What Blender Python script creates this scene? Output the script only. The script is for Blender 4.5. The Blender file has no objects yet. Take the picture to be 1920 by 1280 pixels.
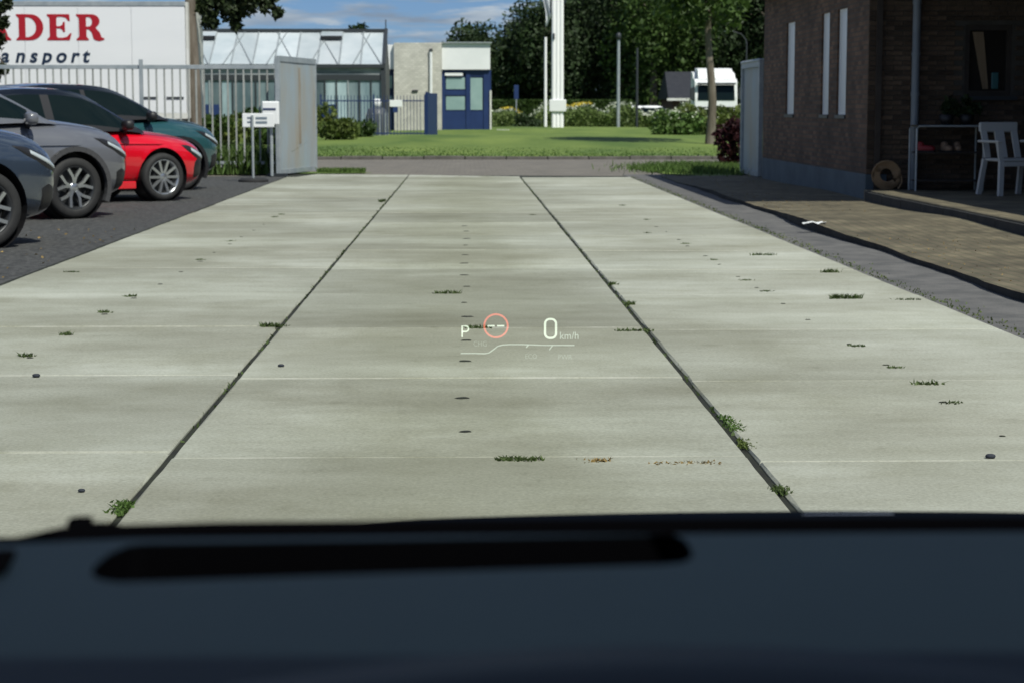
import bpy, bmesh, math, random
import numpy as np
from mathutils import Vector, Matrix
R = math.radians
random.seed(7)
scene = bpy.context.scene
col = scene.collection

# ------------------------------------------------------------------ camera
FPX, EYE = 3672.0, 1.18
PITCH, YAW = math.atan(434 / FPX), math.atan(88 / FPX)
cam = bpy.data.cameras.new('camera'); camo = bpy.data.objects.new('camera', cam); col.objects.link(camo)
cam.sensor_width = 36.0; cam.lens = 36.0 * FPX / 1920.0
cam.clip_start = 0.05; cam.clip_end = 3000
camo.location = (0, 0, EYE); camo.rotation_euler = (R(90) - PITCH, 0, -YAW)
cam.dof.use_dof = True; cam.dof.focus_distance = 6.5; cam.dof.aperture_fstop = 9.2
scene.camera = camo

# ------------------------------------------------------------------ sky, sun, exposure
SUN = Vector((0.42, -0.66, 1.0)).normalized()
SEL = math.asin(SUN.z); SAZ = math.atan2(SUN.x, SUN.y)
world = bpy.data.worlds.new('World'); scene.world = world; world.use_nodes = True
wn, wl = world.node_tree.nodes, world.node_tree.links
wn.clear()
wo = wn.new('ShaderNodeOutputWorld'); bg = wn.new('ShaderNodeBackground')
sky = wn.new('ShaderNodeTexSky'); sky.sky_type = 'NISHITA'; sky.sun_disc = False
sky.sun_elevation = SEL; sky.sun_rotation = SAZ; sky.altitude = 1500; sky.air_density = 1.0; sky.dust_density = 0.2; sky.ozone_density = 3.0
tc = wn.new('ShaderNodeTexCoord'); sp = wn.new('ShaderNodeSeparateXYZ')
wl.new(tc.outputs['Generated'], sp.inputs[0])
zc = wn.new('ShaderNodeMath'); zc.operation = 'ADD'; zc.inputs[1].default_value = 0.10
zm = wn.new('ShaderNodeMath'); zm.operation = 'MAXIMUM'; zm.inputs[1].default_value = 0.0
wl.new(sp.outputs['Z'], zm.inputs[0]); wl.new(zm.outputs[0], zc.inputs[0])
dv = []
for ax in 'XY':
    m = wn.new('ShaderNodeMath'); m.operation = 'DIVIDE'; wl.new(sp.outputs[ax], m.inputs[0]); wl.new(zc.outputs[0], m.inputs[1]); dv.append(m)
cb = wn.new('ShaderNodeCombineXYZ'); wl.new(dv[0].outputs[0], cb.inputs[0]); wl.new(dv[1].outputs[0], cb.inputs[1])
nz = wn.new('ShaderNodeTexNoise'); nz.inputs['Scale'].default_value = 3.6; nz.inputs['Detail'].default_value = 9; nz.inputs['Roughness'].default_value = 0.6
nz.inputs['Distortion'].default_value = 0.3
wl.new(cb.outputs[0], nz.inputs['Vector'])
cr = wn.new('ShaderNodeValToRGB'); cr.color_ramp.elements[0].position = 0.44; cr.color_ramp.elements[1].position = 0.60
wl.new(nz.outputs['Fac'], cr.inputs[0])
nz2 = wn.new('ShaderNodeTexNoise'); nz2.inputs['Scale'].default_value = 2.6; nz2.inputs['Detail'].default_value = 5
wl.new(cb.outputs[0], nz2.inputs['Vector'])
cc = wn.new('ShaderNodeValToRGB'); cc.color_ramp.elements[0].position = 0.35; cc.color_ramp.elements[1].position = 0.7
cc.color_ramp.elements[0].color = (4.2, 5.3, 7.2, 1); cc.color_ramp.elements[1].color = (9.3, 10.3, 11.8, 1)
wl.new(nz2.outputs['Fac'], cc.inputs[0])
mx = wn.new('ShaderNodeMix'); mx.data_type = 'RGBA'
wl.new(cr.outputs[0], mx.inputs[0]); hs0 = wn.new('ShaderNodeVectorMath'); hs0.operation = 'MULTIPLY'; hs0.inputs[1].default_value = (.62, .80, 1.22); wl.new(sky.outputs[0], hs0.inputs[0]); wl.new(hs0.outputs[0], mx.inputs[6]); wl.new(cc.outputs[0], mx.inputs[7])
wl.new(mx.outputs[2], bg.inputs['Color']); bg.inputs['Strength'].default_value = 0.06
wl.new(bg.outputs[0], wo.inputs[0])

sun = bpy.data.lights.new('sun', 'SUN'); suno = bpy.data.objects.new('sun', sun); col.objects.link(suno)
sun.energy = 5.0; sun.angle = R(0.53); sun.color = (1.0, 0.95, 0.87)
suno.rotation_euler = (-SUN).to_track_quat('-Z', 'Y').to_euler()
scene.view_settings.view_transform = 'Standard'; scene.view_settings.look = 'None'
scene.view_settings.gamma = 1.0; scene.view_settings.use_curve_mapping = False
scene.view_settings.exposure = -0.04
scene.cycles.max_bounces = 8; scene.cycles.transparent_max_bounces = 24
scene.cycles.use_denoising = True

# ------------------------------------------------------------------ measuring helpers
_fw = Vector((math.sin(YAW) * math.cos(PITCH), math.cos(YAW) * math.cos(PITCH), -math.sin(PITCH)))
_rt = Vector((math.cos(YAW), -math.sin(YAW), 0)); _up = _rt.cross(_fw)
def ray(px, py): return _fw + _rt * ((px - 960) / FPX) + _up * ((640 - py) / FPX)
def G(px, py, z=0.0):
    d = ray(px, py); t = (z - EYE) / d.z
    return Vector((d.x * t, d.y * t, z))
def P(px, py, Y):
    d = ray(px, py); t = Y / d.y
    return Vector((d.x * t, Y, EYE + d.z * t))

# ------------------------------------------------------------------ materials
_M = {}
def pbr(name, c, rough=0.6, metal=0.0, c2=None, scale=4.0, detail=6, stretch=(1, 1, 1), bump=0.0, bscale=None, island=0.0, objrand=0.0, spec=0.5, coat=0.0, trans=0.0, lo=0.35, hi=0.65, world_co=False):
    if name in _M: return _M[name]
    m = bpy.data.materials.new(name); m.use_nodes = True
    n, l = m.node_tree.nodes, m.node_tree.links
    b = n['Principled BSDF']; b.inputs['Roughness'].default_value = rough; b.inputs['Metallic'].default_value = metal
    b.inputs['Specular IOR Level'].default_value = spec; b.inputs['Coat Weight'].default_value = coat
    src = None
    if world_co:
        g = n.new('ShaderNodeNewGeometry'); co = g.outputs['Position']
    else:
        t = n.new('ShaderNodeTexCoord'); co = t.outputs['Object']
    mp = n.new('ShaderNodeMapping'); mp.inputs['Scale'].default_value = stretch; l.new(co, mp.inputs[0])
    if c2 is not None:
        nt = n.new('ShaderNodeTexNoise'); nt.inputs['Scale'].default_value = scale; nt.inputs['Detail'].default_value = detail; nt.inputs['Roughness'].default_value = 0.62
        l.new(mp.outputs[0], nt.inputs['Vector'])
        rp = n.new('ShaderNodeValToRGB'); rp.color_ramp.elements[0].position = lo; rp.color_ramp.elements[1].position = hi
        rp.color_ramp.elements[0].color = (*c, 1); rp.color_ramp.elements[1].color = (*c2, 1)
        l.new(nt.outputs['Fac'], rp.inputs[0]); src = rp.outputs[0]
    else:
        rgb = n.new('ShaderNodeRGB'); rgb.outputs[0].default_value = (*c, 1); src = rgb.outputs[0]
    for amt, kind in ((island, 'i'), (objrand, 'o')):
        if amt:
            if kind == 'i': rn = n.new('ShaderNodeNewGeometry').outputs['Random Per Island']
            else: rn = n.new('ShaderNodeObjectInfo').outputs['Random']
            mr = n.new('ShaderNodeMapRange'); mr.inputs[3].default_value = 1 - amt; mr.inputs[4].default_value = 1 + amt
            l.new(rn, mr.inputs[0])
            vm = n.new('ShaderNodeVectorMath'); vm.operation = 'SCALE'; l.new(src, vm.inputs[0]); l.new(mr.outputs[0], vm.inputs['Scale']); src = vm.outputs[0]
    l.new(src, b.inputs['Base Color'])
    if bump:
        nb = n.new('ShaderNodeTexNoise'); nb.inputs['Scale'].default_value = bscale or scale * 6; nb.inputs['Detail'].default_value = 5
        l.new(mp.outputs[0], nb.inputs['Vector'])
        bp = n.new('ShaderNodeBump'); bp.inputs['Strength'].default_value = bump; bp.inputs['Distance'].default_value = 0.02
        l.new(nb.outputs['Fac'], bp.inputs['Height']); l.new(bp.outputs[0], b.inputs['Normal'])
    if trans:
        tr = n.new('ShaderNodeBsdfTranslucent'); l.new(src, tr.inputs[0])
        ms = n.new('ShaderNodeMixShader'); ms.inputs[0].default_value = trans
        o = n['Material Output']; l.new(b.outputs[0], ms.inputs[1]); l.new(tr.outputs[0], ms.inputs[2]); l.new(ms.outputs[0], o.inputs[0])
    _M[name] = m
    return m

def emit_add(name, c, s):
    m = bpy.data.materials.new(name); m.use_nodes = True
    n, l = m.node_tree.nodes, m.node_tree.links; n.clear()
    o = n.new('ShaderNodeOutputMaterial'); a = n.new('ShaderNodeAddShader'); t = n.new('ShaderNodeBsdfTransparent'); e = n.new('ShaderNodeEmission')
    e.inputs[0].default_value = (*c, 1); e.inputs[1].default_value = s
    l.new(t.outputs[0], a.inputs[0]); l.new(e.outputs[0], a.inputs[1]); l.new(a.outputs[0], o.inputs[0])
    return m

def concrete_mat():
    m = bpy.data.materials.new('slab_concrete'); m.use_nodes = True
    n, l = m.node_tree.nodes, m.node_tree.links
    b = n['Principled BSDF']; b.inputs['Roughness'].default_value = 0.85; b.inputs['Specular IOR Level'].default_value = 0.3
    g = n.new('ShaderNodeNewGeometry')
    oi = n.new('ShaderNodeObjectInfo')
    def noise(scale, st, det=6, rough=0.6):
        mp = n.new('ShaderNodeMapping'); mp.inputs['Scale'].default_value = st; l.new(g.outputs['Position'], mp.inputs[0])
        t = n.new('ShaderNodeTexNoise'); t.inputs['Scale'].default_value = scale; t.inputs['Detail'].default_value = det; t.inputs['Roughness'].default_value = rough
        l.new(mp.outputs[0], t.inputs['Vector']); return t.outputs['Fac']
    def ramp(f, a, b_, c1, c2):
        r = n.new('ShaderNodeValToRGB'); r.color_ramp.elements[0].position = a; r.color_ramp.elements[1].position = b_
        r.color_ramp.elements[0].color = (*c1, 1); r.color_ramp.elements[1].color = (*c2, 1); l.new(f, r.inputs[0]); return r.outputs[0]
    def mul(a, b_):
        v = n.new('ShaderNodeMix'); v.data_type = 'RGBA'; v.blend_type = 'MULTIPLY'; v.inputs[0].default_value = 1.0
        l.new(a, v.inputs[6]); l.new(b_, v.inputs[7]); return v.outputs[2]
    base = ramp(noise(0.9, (1, 1, 1), 7), 0.3, 0.7, (0.308, 0.314, 0.254), (0.384, 0.392, 0.328))
    streak = ramp(noise(1.5, (0.7, 2.0, 1), 6, 0.65), 0.33, 0.66, (0.88, 0.875, 0.85), (1.04, 1.04, 1.04))
    blot = ramp(noise(0.35, (0.7, 1.5, 1), 4), 0.4, 0.66, (0.80, 0.79, 0.77), (1.10, 1.11, 1.13))
    fine = ramp(noise(70, (1, 1, 1), 4, 0.75), 0.3, 0.7, (0.78, 0.78, 0.77), (1.18, 1.18, 1.18))
    spots = ramp(noise(7, (1, 1, 1), 5, 0.75), 0.30, 0.42, (0.84, 0.84, 0.82), (1.0, 1.0, 1.0))
    fine = mul(fine, spots)
    dust = ramp(noise(0.55, (.8, .8, 1), 7, .68), 0.52, 0.70, (1.0, 1.0, 1.0), (1.24, 1.25, 1.30))
    grime = ramp(noise(1.1, (1, .7, 1), 8, .72), 0.36, 0.52, (.89, .885, .85), (1.0, 1.0, 1.0))
    fine = mul(mul(fine, dust), grime)
    # oil and tyre stain along the middle of the drive
    sx = n.new('ShaderNodeSeparateXYZ'); l.new(g.outputs['Position'], sx.inputs[0])
    wx = n.new('ShaderNodeMath'); wx.operation = 'MULTIPLY_ADD'; wx.inputs[1].default_value = 0.9; wx.inputs[2].default_value = -0.45; l.new(noise(0.7, (1, .5, 1), 4), wx.inputs[0])
    xa = n.new('ShaderNodeMath'); xa.operation = 'ADD'; l.new(sx.outputs['X'], xa.inputs[0]); l.new(wx.outputs[0], xa.inputs[1])
    xab = n.new('ShaderNodeMath'); xab.operation = 'ABSOLUTE'; l.new(xa.outputs[0], xab.inputs[0])
    sr = n.new('ShaderNodeMapRange'); sr.inputs[1].default_value = 0.25; sr.inputs[2].default_value = 1.0; l.new(xab.outputs[0], sr.inputs[0])
    fine = mul(fine, ramp(sr.outputs[0], 0.0, 1.0, (0.88, 0.88, 0.83), (1.03, 1.03, 1.04)))
    # pale dust along the outer lane
    dr = n.new('ShaderNodeMapRange'); dr.inputs[1].default_value = 1.0; dr.inputs[2].default_value = 2.4; l.new(xa.outputs[0], dr.inputs[0])
    fine = mul(fine, ramp(dr.outputs[0], 0.0, 1.0, (1.0, 1.0, 1.0), (1.13, 1.13, 1.15)))
    mr = n.new('ShaderNodeMapRange'); mr.inputs[3].default_value = 0.90; mr.inputs[4].default_value = 1.10; l.new(oi.outputs['Random'], mr.inputs[0])
    vs = n.new('ShaderNodeVectorMath'); vs.operation = 'SCALE'
    l.new(mul(mul(mul(base, streak), blot), fine), vs.inputs[0]); l.new(mr.outputs[0], vs.inputs['Scale'])
    # pale worn arris round each slab (slab object space, 2 m square)
    t = n.new('ShaderNodeTexCoord'); s = n.new('ShaderNodeSeparateXYZ'); l.new(t.outputs['Object'], s.inputs[0])
    def ab(o):
        a = n.new('ShaderNodeMath'); a.operation = 'ABSOLUTE'; l.new(o, a.inputs[0]); return a.outputs[0]
    wob = n.new('ShaderNodeMath'); wob.operation = 'MULTIPLY_ADD'; wob.inputs[1].default_value = 0.05; wob.inputs[2].default_value = -0.025; l.new(noise(9, (1, 1, 1)), wob.inputs[0])
    ya = n.new('ShaderNodeMath'); ya.operation = 'ADD'; l.new(ab(s.outputs['Y']), ya.inputs[0]); l.new(wob.outputs[0], ya.inputs[1])
    er = n.new('ShaderNodeMapRange'); er.inputs[1].default_value = 0.975; er.inputs[2].default_value = 0.998; l.new(ya.outputs[0], er.inputs[0])
    em = n.new('ShaderNodeMix'); em.data_type = 'RGBA'; em.inputs[7].default_value = (0.44, 0.44, 0.39, 1)
    ef = n.new('ShaderNodeMath'); ef.operation = 'MULTIPLY'; l.new(er.outputs[0], ef.inputs[0])
    en = n.new('ShaderNodeMapRange'); en.inputs[1].default_value = .42; en.inputs[2].default_value = .62; en.inputs[4].default_value = .7; l.new(noise(3.3, (1, .4, 1), 5), en.inputs[0]); l.new(en.outputs[0], ef.inputs[1])
    l.new(ef.outputs[0], em.inputs[0]); l.new(vs.outputs[0], em.inputs[6])
    l.new(em.outputs[2], b.inputs['Base Color'])
    bp = n.new('ShaderNodeBump'); bp.inputs['Strength'].default_value = 0.25; bp.inputs['Distance'].default_value = 0.01
    l.new(noise(45, (1, 1, 1), 6, 0.7), bp.inputs['Height']); l.new(bp.outputs[0], b.inputs['Normal'])
    return m

def brick_mat(name, c1, c2, mortar, bw, bh, ms, rough=0.85, along='XZ', bump=0.5, nv=(.84, 1.12)):
    m = bpy.data.materials.new(name); m.use_nodes = True
    n, l = m.node_tree.nodes, m.node_tree.links; b = n['Principled BSDF']; b.inputs['Roughness'].default_value = rough
    g = n.new('ShaderNodeNewGeometry'); s = n.new('ShaderNodeSeparateXYZ'); l.new(g.outputs['Position'], s.inputs[0])
    c = n.new('ShaderNodeCombineXYZ'); l.new(s.outputs[along[0]], c.inputs[0]); l.new(s.outputs[along[1]], c.inputs[1])
    t = n.new('ShaderNodeTexBrick'); l.new(c.outputs[0], t.inputs['Vector']); t.inputs['Scale'].default_value = 1.0
    t.inputs['Brick Width'].default_value = bw; t.inputs['Row Height'].default_value = bh; t.inputs['Mortar Size'].default_value = ms
    t.inputs['Mortar Smooth'].default_value = 0.2
    t.inputs['Color1'].default_value = (*c1, 1); t.inputs['Color2'].default_value = (*c2, 1); t.inputs['Mortar'].default_value = (*mortar, 1)
    nt = n.new('ShaderNodeTexNoise'); nt.inputs['Scale'].default_value = 1.7; nt.inputs['Detail'].default_value = 7; l.new(g.outputs['Position'], nt.inputs['Vector'])
    r = n.new('ShaderNodeMapRange'); r.inputs[1].default_value = .3; r.inputs[2].default_value = .7; r.inputs[3].default_value = nv[0]; r.inputs[4].default_value = nv[1]; l.new(nt.outputs['Fac'], r.inputs[0])
    v = n.new('ShaderNodeVectorMath'); v.operation = 'SCALE'; l.new(t.outputs['Color'], v.inputs[0]); l.new(r.outputs[0], v.inputs['Scale'])
    l.new(v.outputs[0], b.inputs['Base Color'])
    bp = n.new('ShaderNodeBump'); bp.inputs['Strength'].default_value = bump; bp.inputs['Distance'].default_value = 0.008; bp.invert = True
    l.new(t.outputs['Fac'], bp.inputs['Height']); l.new(bp.outputs[0], b.inputs['Normal'])
    return m

CONC = concrete_mat()
M_GRAVEL = pbr('dark_gravel', (0.018, 0.019, 0.020), 0.9, c2=(0.10, 0.10, 0.097), scale=22, detail=9, bump=0.9, bscale=60, world_co=True)
M_ASPH = pbr('old_asphalt', (0.085, 0.085, 0.085), 0.9, c2=(0.15, 0.145, 0.14), scale=3.5, detail=9, bump=0.5, bscale=70, world_co=True)
M_SOIL = pbr('joint_soil', (0.007, 0.008, 0.006), 0.95, c2=(0.02, 0.024, 0.012), scale=9, world_co=True)
M_ROAD = brick_mat('clinker_road', (0.15, 0.135, 0.115), (0.20, 0.18, 0.15), (0.11, 0.10, 0.085), 0.21, 0.09, 0.006, along='XY', bump=0.3)
M_PAVE = brick_mat('clinker_paving', (0.098, 0.082, 0.053), (0.155, 0.128, 0.082), (0.075, 0.078, 0.045), 0.21, 0.10, 0.008, along='YX', bump=0.4, nv=(.6, 1.35))
M_KERB = pbr('kerb_concrete', (0.075, 0.07, 0.06), 0.9, c2=(0.14, 0.13, 0.115), scale=3, world_co=True)
M_LAWN = pbr('lawn_turf', (0.07, 0.125, 0.015), 0.9, c2=(0.16, 0.22, 0.038), scale=0.35, detail=9, stretch=(1, 0.35, 1), bump=1.0, bscale=9, world_co=True)
M_LAND = pbr('far_land', (0.06, 0.10, 0.03), 0.95, c2=(0.10, 0.15, 0.05), scale=0.05, world_co=True)
M_WHITE = pbr('white_paint', (0.80, 0.81, 0.81), 0.5, c2=(0.70, 0.72, 0.72), scale=0.7, lo=.4, hi=.75)
M_TRAILER = pbr('trailer_white', (0.76, 0.77, 0.78), 0.35, c2=(0.68, 0.70, 0.71), scale=0.5, stretch=(0.4, 1, 1.5), lo=.4, hi=.8)
M_BLACK = pbr('black_plastic', (0.012, 0.012, 0.014), 0.5)
M_DARKSTEEL = pbr('dark_steel', (0.03, 0.035, 0.04), 0.5)
M_GALV = pbr('galvanised_steel', (0.30, 0.34, 0.36), 0.5, metal=0.35, c2=(0.42, 0.45, 0.46), scale=5)
M_FENCE = pbr('fence_picket_steel', (0.25, 0.265, 0.25), 0.6, c2=(0.36, 0.37, 0.35), scale=6, objrand=0.15)
M_RUBBER = pbr('tyre_rubber', (0.014, 0.014, 0.015), 0.75, c2=(0.022, 0.022, 0.022), scale=12)
M_GLASSDARK = pbr('car_glass', (0.006, 0.012, 0.013), 0.04, spec=0.16)
M_LAMP = pbr('headlamp_lens', (0.45, 0.5, 0.52), 0.12, spec=0.8, coat=0.6)
M_BARK = pbr('bark', (0.09, 0.072, 0.052), 0.95, c2=(0.19, 0.165, 0.135), scale=6, stretch=(1, 1, 0.2), bump=0.8, bscale=20)
M_BLUE = pbr('blue_panel', (0.009, 0.027, 0.105), 0.5, c2=(0.012, 0.034, 0.125), scale=1.5)
M_NAVY = pbr('navy_steel', (0.008, 0.025, 0.10), 0.5)
M_OFFPANE = pbr('greenish_pane', (0.22, 0.33, 0.32), 0.12, c2=(0.30, 0.42, 0.40), scale=0.8, spec=0.7)
M_DIRTWHITE = pbr('weathered_white', (0.55, 0.55, 0.50), 0.7, c2=(0.68, 0.68, 0.65), scale=2.5)

# leaf materials
def leafm(name, c, c2, isl=0.35, tr=0.25): return pbr(name, c, 0.6, c2=c2, scale=0.5, island=isl, trans=tr, world_co=True, spec=0.3)
L_DARK = leafm('foliage_dark', (0.018, 0.032, 0.012), (0.035, 0.062, 0.02), isl=.18, tr=0.12)
L_MID = leafm('foliage_mid', (0.035, 0.068, 0.014), (0.07, 0.12, 0.026), isl=.25)
L_OAK = leafm('foliage_oak', (0.018, 0.03, 0.010), (0.032, 0.05, 0.016), tr=0.15)
L_YEL = leafm('foliage_yellowgreen', (0.07, 0.11, 0.025), (0.13, 0.16, 0.035))
L_MEAD = leafm('meadow_blade', (0.075, 0.125, 0.03), (0.15, 0.20, 0.06), isl=.3)
L_RED = leafm('foliage_dark_red', (0.022, 0.008, 0.010), (0.05, 0.012, 0.015))
L_GRASS = leafm('grass_blade', (0.06, 0.12, 0.022), (0.12, 0.19, 0.05))
L_WEED = leafm('weed_leaf', (0.045, 0.075, 0.02), (0.10, 0.14, 0.045))
L_FLOWER = pbr('white_umbel', (0.46, 0.50, 0.38), 0.8, island=0.2)
L_YFLOWER = pbr('yellow_flower', (0.5, 0.38, 0.03), 0.8, island=0.2)
L_DRY = pbr('dry_leaf', (0.22, 0.15, 0.05), 0.8, island=0.4)

# ------------------------------------------------------------------ mesh helpers
class MB:
    def __init__(s): s.v = []; s.f = []
    def add(s, vs, fs):
        o = len(s.v); s.v += [tuple(v) for v in vs]; s.f += [tuple(i + o for i in f) for f in fs]; return s
    def box(s, a, b, bev=0.0):
        x0, y0, z0 = a; x1, y1, z1 = b
        if bev <= 0:
            return s.add([(x0, y0, z0), (x1, y0, z0), (x1, y1, z0), (x0, y1, z0), (x0, y0, z1), (x1, y0, z1), (x1, y1, z1), (x0, y1, z1)],
                         [(0, 3, 2, 1), (4, 5, 6, 7), (0, 1, 5, 4), (1, 2, 6, 5), (2, 3, 7, 6), (3, 0, 4, 7)])
        c = bev
        vs = []
        for z, i in ((z0, c), (z0 + c, 0), (z1 - c, 0), (z1, c)):
            vs += [(x0 + i + (c if not i else 0), y0 + i, z), (x1 - i - (c if not i else 0), y0 + i, z), (x1 - i, y0 + i + (c if not i else 0), z), (x1 - i, y1 - i - (c if not i else 0), z),
                   (x1 - i - (c if not i else 0), y1 - i, z), (x0 + i + (c if not i else 0), y1 - i, z), (x0 + i, y1 - i - (c if not i else 0), z), (x0 + i, y0 + i + (c if not i else 0), z)]
        fs = [tuple(range(7, -1, -1)), tuple(range(24, 32))]
        for k in range(3):
            for j in range(8): fs.append((k * 8 + j, k * 8 + (j + 1) % 8, k * 8 + 8 + (j + 1) % 8, k * 8 + 8 + j))
        return s.add(vs, fs)
    def bar(s, p, q, w, d=None, up=(0, 0, 1)):
        p, q = Vector(p), Vector(q); d = d or w; a = (q - p).normalized(); u = Vector(up)
        if abs(a.dot(u)) > 0.95: u = Vector((0, 1, 0))
        r = a.cross(u).normalized() * (w / 2); t = a.cross(r).normalized() * (d / 2)
        vs = [p - r - t, p + r - t, p + r + t, p - r + t, q - r - t, q + r - t, q + r + t, q - r + t]
        return s.add(vs, [(0, 3, 2, 1), (4, 5, 6, 7), (0, 1, 5, 4), (1, 2, 6, 5), (2, 3, 7, 6), (3, 0, 4, 7)])
    def tube(s, pts, rad, n=10):
        pts = [Vector(p) for p in pts]; rad = rad if isinstance(rad, (list, tuple)) else [rad] * len(pts)
        o = len(s.v); up = Vector((0.13, 0.31, 0.94))
        for i, p in enumerate(pts):
            a = (pts[min(i + 1, len(pts) - 1)] - pts[max(i - 1, 0)]).normalized()
            u = up if abs(a.dot(up)) < 0.9 else Vector((1, 0.1, 0))
            r = a.cross(u).normalized(); t = a.cross(r).normalized()
            for j in range(n):
                an = 2 * math.pi * j / n; s.v.append(tuple(p + (r * math.cos(an) + t * math.sin(an)) * rad[i]))
        for i in range(len(pts) - 1):
            for j in range(n):
                s.f.append((o + i * n + j, o + i * n + (j + 1) % n, o + (i + 1) * n + (j + 1) % n, o + (i + 1) * n + j))
        e = o + (len(pts) - 1) * n; k = len(s.v)
        s.v += [s.v[o + j] for j in range(n)] + [s.v[e + j] for j in range(n)]      # separate cap rims keep the sides' shading level
        s.f.append(tuple(k + j for j in range(n - 1, -1, -1))); s.f.append(tuple(k + n + j for j in range(n)))
        return s
    def lathe(s, prof, n=32, axis='Y', c=(0, 0, 0), close=False):
        o = len(s.v); k = len(prof)
        for i in range(n):
            a = 2 * math.pi * i / n
            for (r, h) in prof:
                x, z = r * math.cos(a), r * math.sin(a)
                p = (x, h, z) if axis == 'Y' else (x, z, h)
                s.v.append((p[0] + c[0], p[1] + c[1], p[2] + c[2]))
        for i in range(n):
            for j in range(k if close else k - 1):
                a, b = o + i * k + j, o + i * k + (j + 1) % k; c2, d = o + ((i + 1) % n) * k + (j + 1) % k, o + ((i + 1) % n) * k + j
                s.f.append((a, b, c2, d))
        return s
    def ellipsoid(s, c, r, n=14, m=9, pw=1.0):
        o = len(s.v); c = Vector(c)
        sg = lambda x: math.copysign(abs(x) ** pw, x)
        for i in range(m + 1):
            la = -math.pi / 2 + math.pi * i / m
            for j in range(n):
                lo = 2 * math.pi * j / n
                s.v.append((c.x + r[0] * sg(math.cos(la)) * sg(math.cos(lo)), c.y + r[1] * sg(math.cos(la)) * sg(math.sin(lo)), c.z + r[2] * sg(math.sin(la))))
        for i in range(m):
            for j in range(n): s.f.append((o + i * n + j, o + i * n + (j + 1) % n, o + (i + 1) * n + (j + 1) % n, o + (i + 1) * n + j))
        return s
    def prism(s, poly, axis, a, b):
        n = len(poly)
        mk = {'X': lambda p, h: (h, p[0], p[1]), 'Y': lambda p, h: (p[0], h, p[1]), 'Z': lambda p, h: (p[0], p[1], h)}[axis]
        vs = [mk(p, a) for p in poly] + [mk(p, b) for p in poly]
        fs = [tuple(range(n - 1, -1, -1)), tuple(range(n, 2 * n))] + [(i, (i + 1) % n, n + (i + 1) % n, n + i) for i in range(n)]
        return s.add(vs, fs)
    def mesh(s, name, m=None, smooth=False):
        me = bpy.data.meshes.new(name); me.from_pydata(s.v, [], s.f); me.update()
        bm = bmesh.new(); bm.from_mesh(me); bmesh.ops.recalc_face_normals(bm, faces=bm.faces); bm.to_mesh(me); bm.free()
        if m: me.materials.append(m)
        if smooth: me.polygons.foreach_set('use_smooth', [True] * len(me.polygons))
        return me
    def build(s, name, m, parent=None, smooth=False): return ob(name, s.mesh(name, m, smooth), parent)

def ob(name, me, parent=None, loc=None, rz=None):
    o = bpy.data.objects.new(name, me); col.objects.link(o)
    if parent is not None: o.parent = parent
    if loc is not None: o.location = loc
    if rz is not None: o.rotation_euler = (0, 0, rz)
    return o
def tag(o, label=None, cat=None, group=None, kind=None):
    if label: o['label'] = label
    if cat: o['category'] = cat
    if group: o['group'] = group
    if kind: o['kind'] = kind
    return o
def thing(name, label, cat, loc=(0, 0, 0), rz=0, group=None):
    return tag(ob(name, None, None, loc, rz), label, cat, group)
def smooth_angle(o, deg=40):
    me = o.data; me.polygons.foreach_set('use_smooth', [True] * len(me.polygons))
    try: me.set_sharp_from_angle(angle=R(deg))
    except Exception: pass
    return o

def quads_mesh(name, cen, size, mat, seed=0, up_bias=0.0, aspect=1.5):
    rs = np.random.RandomState(seed); n = len(cen)
    a = rs.normal(size=(n, 3)); a[:, 2] += 0; a /= np.linalg.norm(a, axis=1)[:, None]
    b = rs.normal(size=(n, 3)); b[:, 2] *= (1 - up_bias)
    a[:, 2] *= (1 - up_bias); a /= np.linalg.norm(a, axis=1)[:, None]
    b -= a * (a * b).sum(1)[:, None]; b /= np.linalg.norm(b, axis=1)[:, None]
    s = (size * (0.6 + 0.8 * rs.rand(n)))[:, None] * 0.5
    c = np.cross(a, b)
    v = np.stack([cen - a * s * aspect, cen + b * s * 0.8 - c * s * 0.25, cen + a * s * aspect, cen - b * s * 0.8 - c * s * 0.25], 1).reshape(-1, 3)
    me = bpy.data.meshes.new(name)
    me.vertices.add(4 * n); me.loops.add(4 * n); me.polygons.add(n)
    me.vertices.foreach_set('co', v.astype(np.float32).ravel()); me.loops.foreach_set('vertex_index', np.arange(4 * n, dtype=np.int32))
    me.polygons.foreach_set('loop_start', np.arange(0, 4 * n, 4, dtype=np.int32))
    me.update(calc_edges=True); me.materials.append(mat)
    return me
def crown_points(rs, c, r, n, lobes=16, lobe=0.42):
    c = np.array(c); r = np.array(r); out = []
    d = rs.normal(size=(lobes, 3)); d /= np.linalg.norm(d, axis=1)[:, None]
    lc = d * (0.35 + 0.45 * rs.rand(lobes))[:, None]; lr = lobe * (0.65 + 0.6 * rs.rand(lobes))
    k = rs.choice(lobes, n, p=lr ** 2 / (lr ** 2).sum())
    u = rs.normal(size=(n, 3)); u /= np.linalg.norm(u, axis=1)[:, None]
    rad = (0.55 + 0.5 * rs.rand(n) ** 0.6)
    return c + (lc[k] + u * (lr[k] * rad)[:, None]) * r
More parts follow.
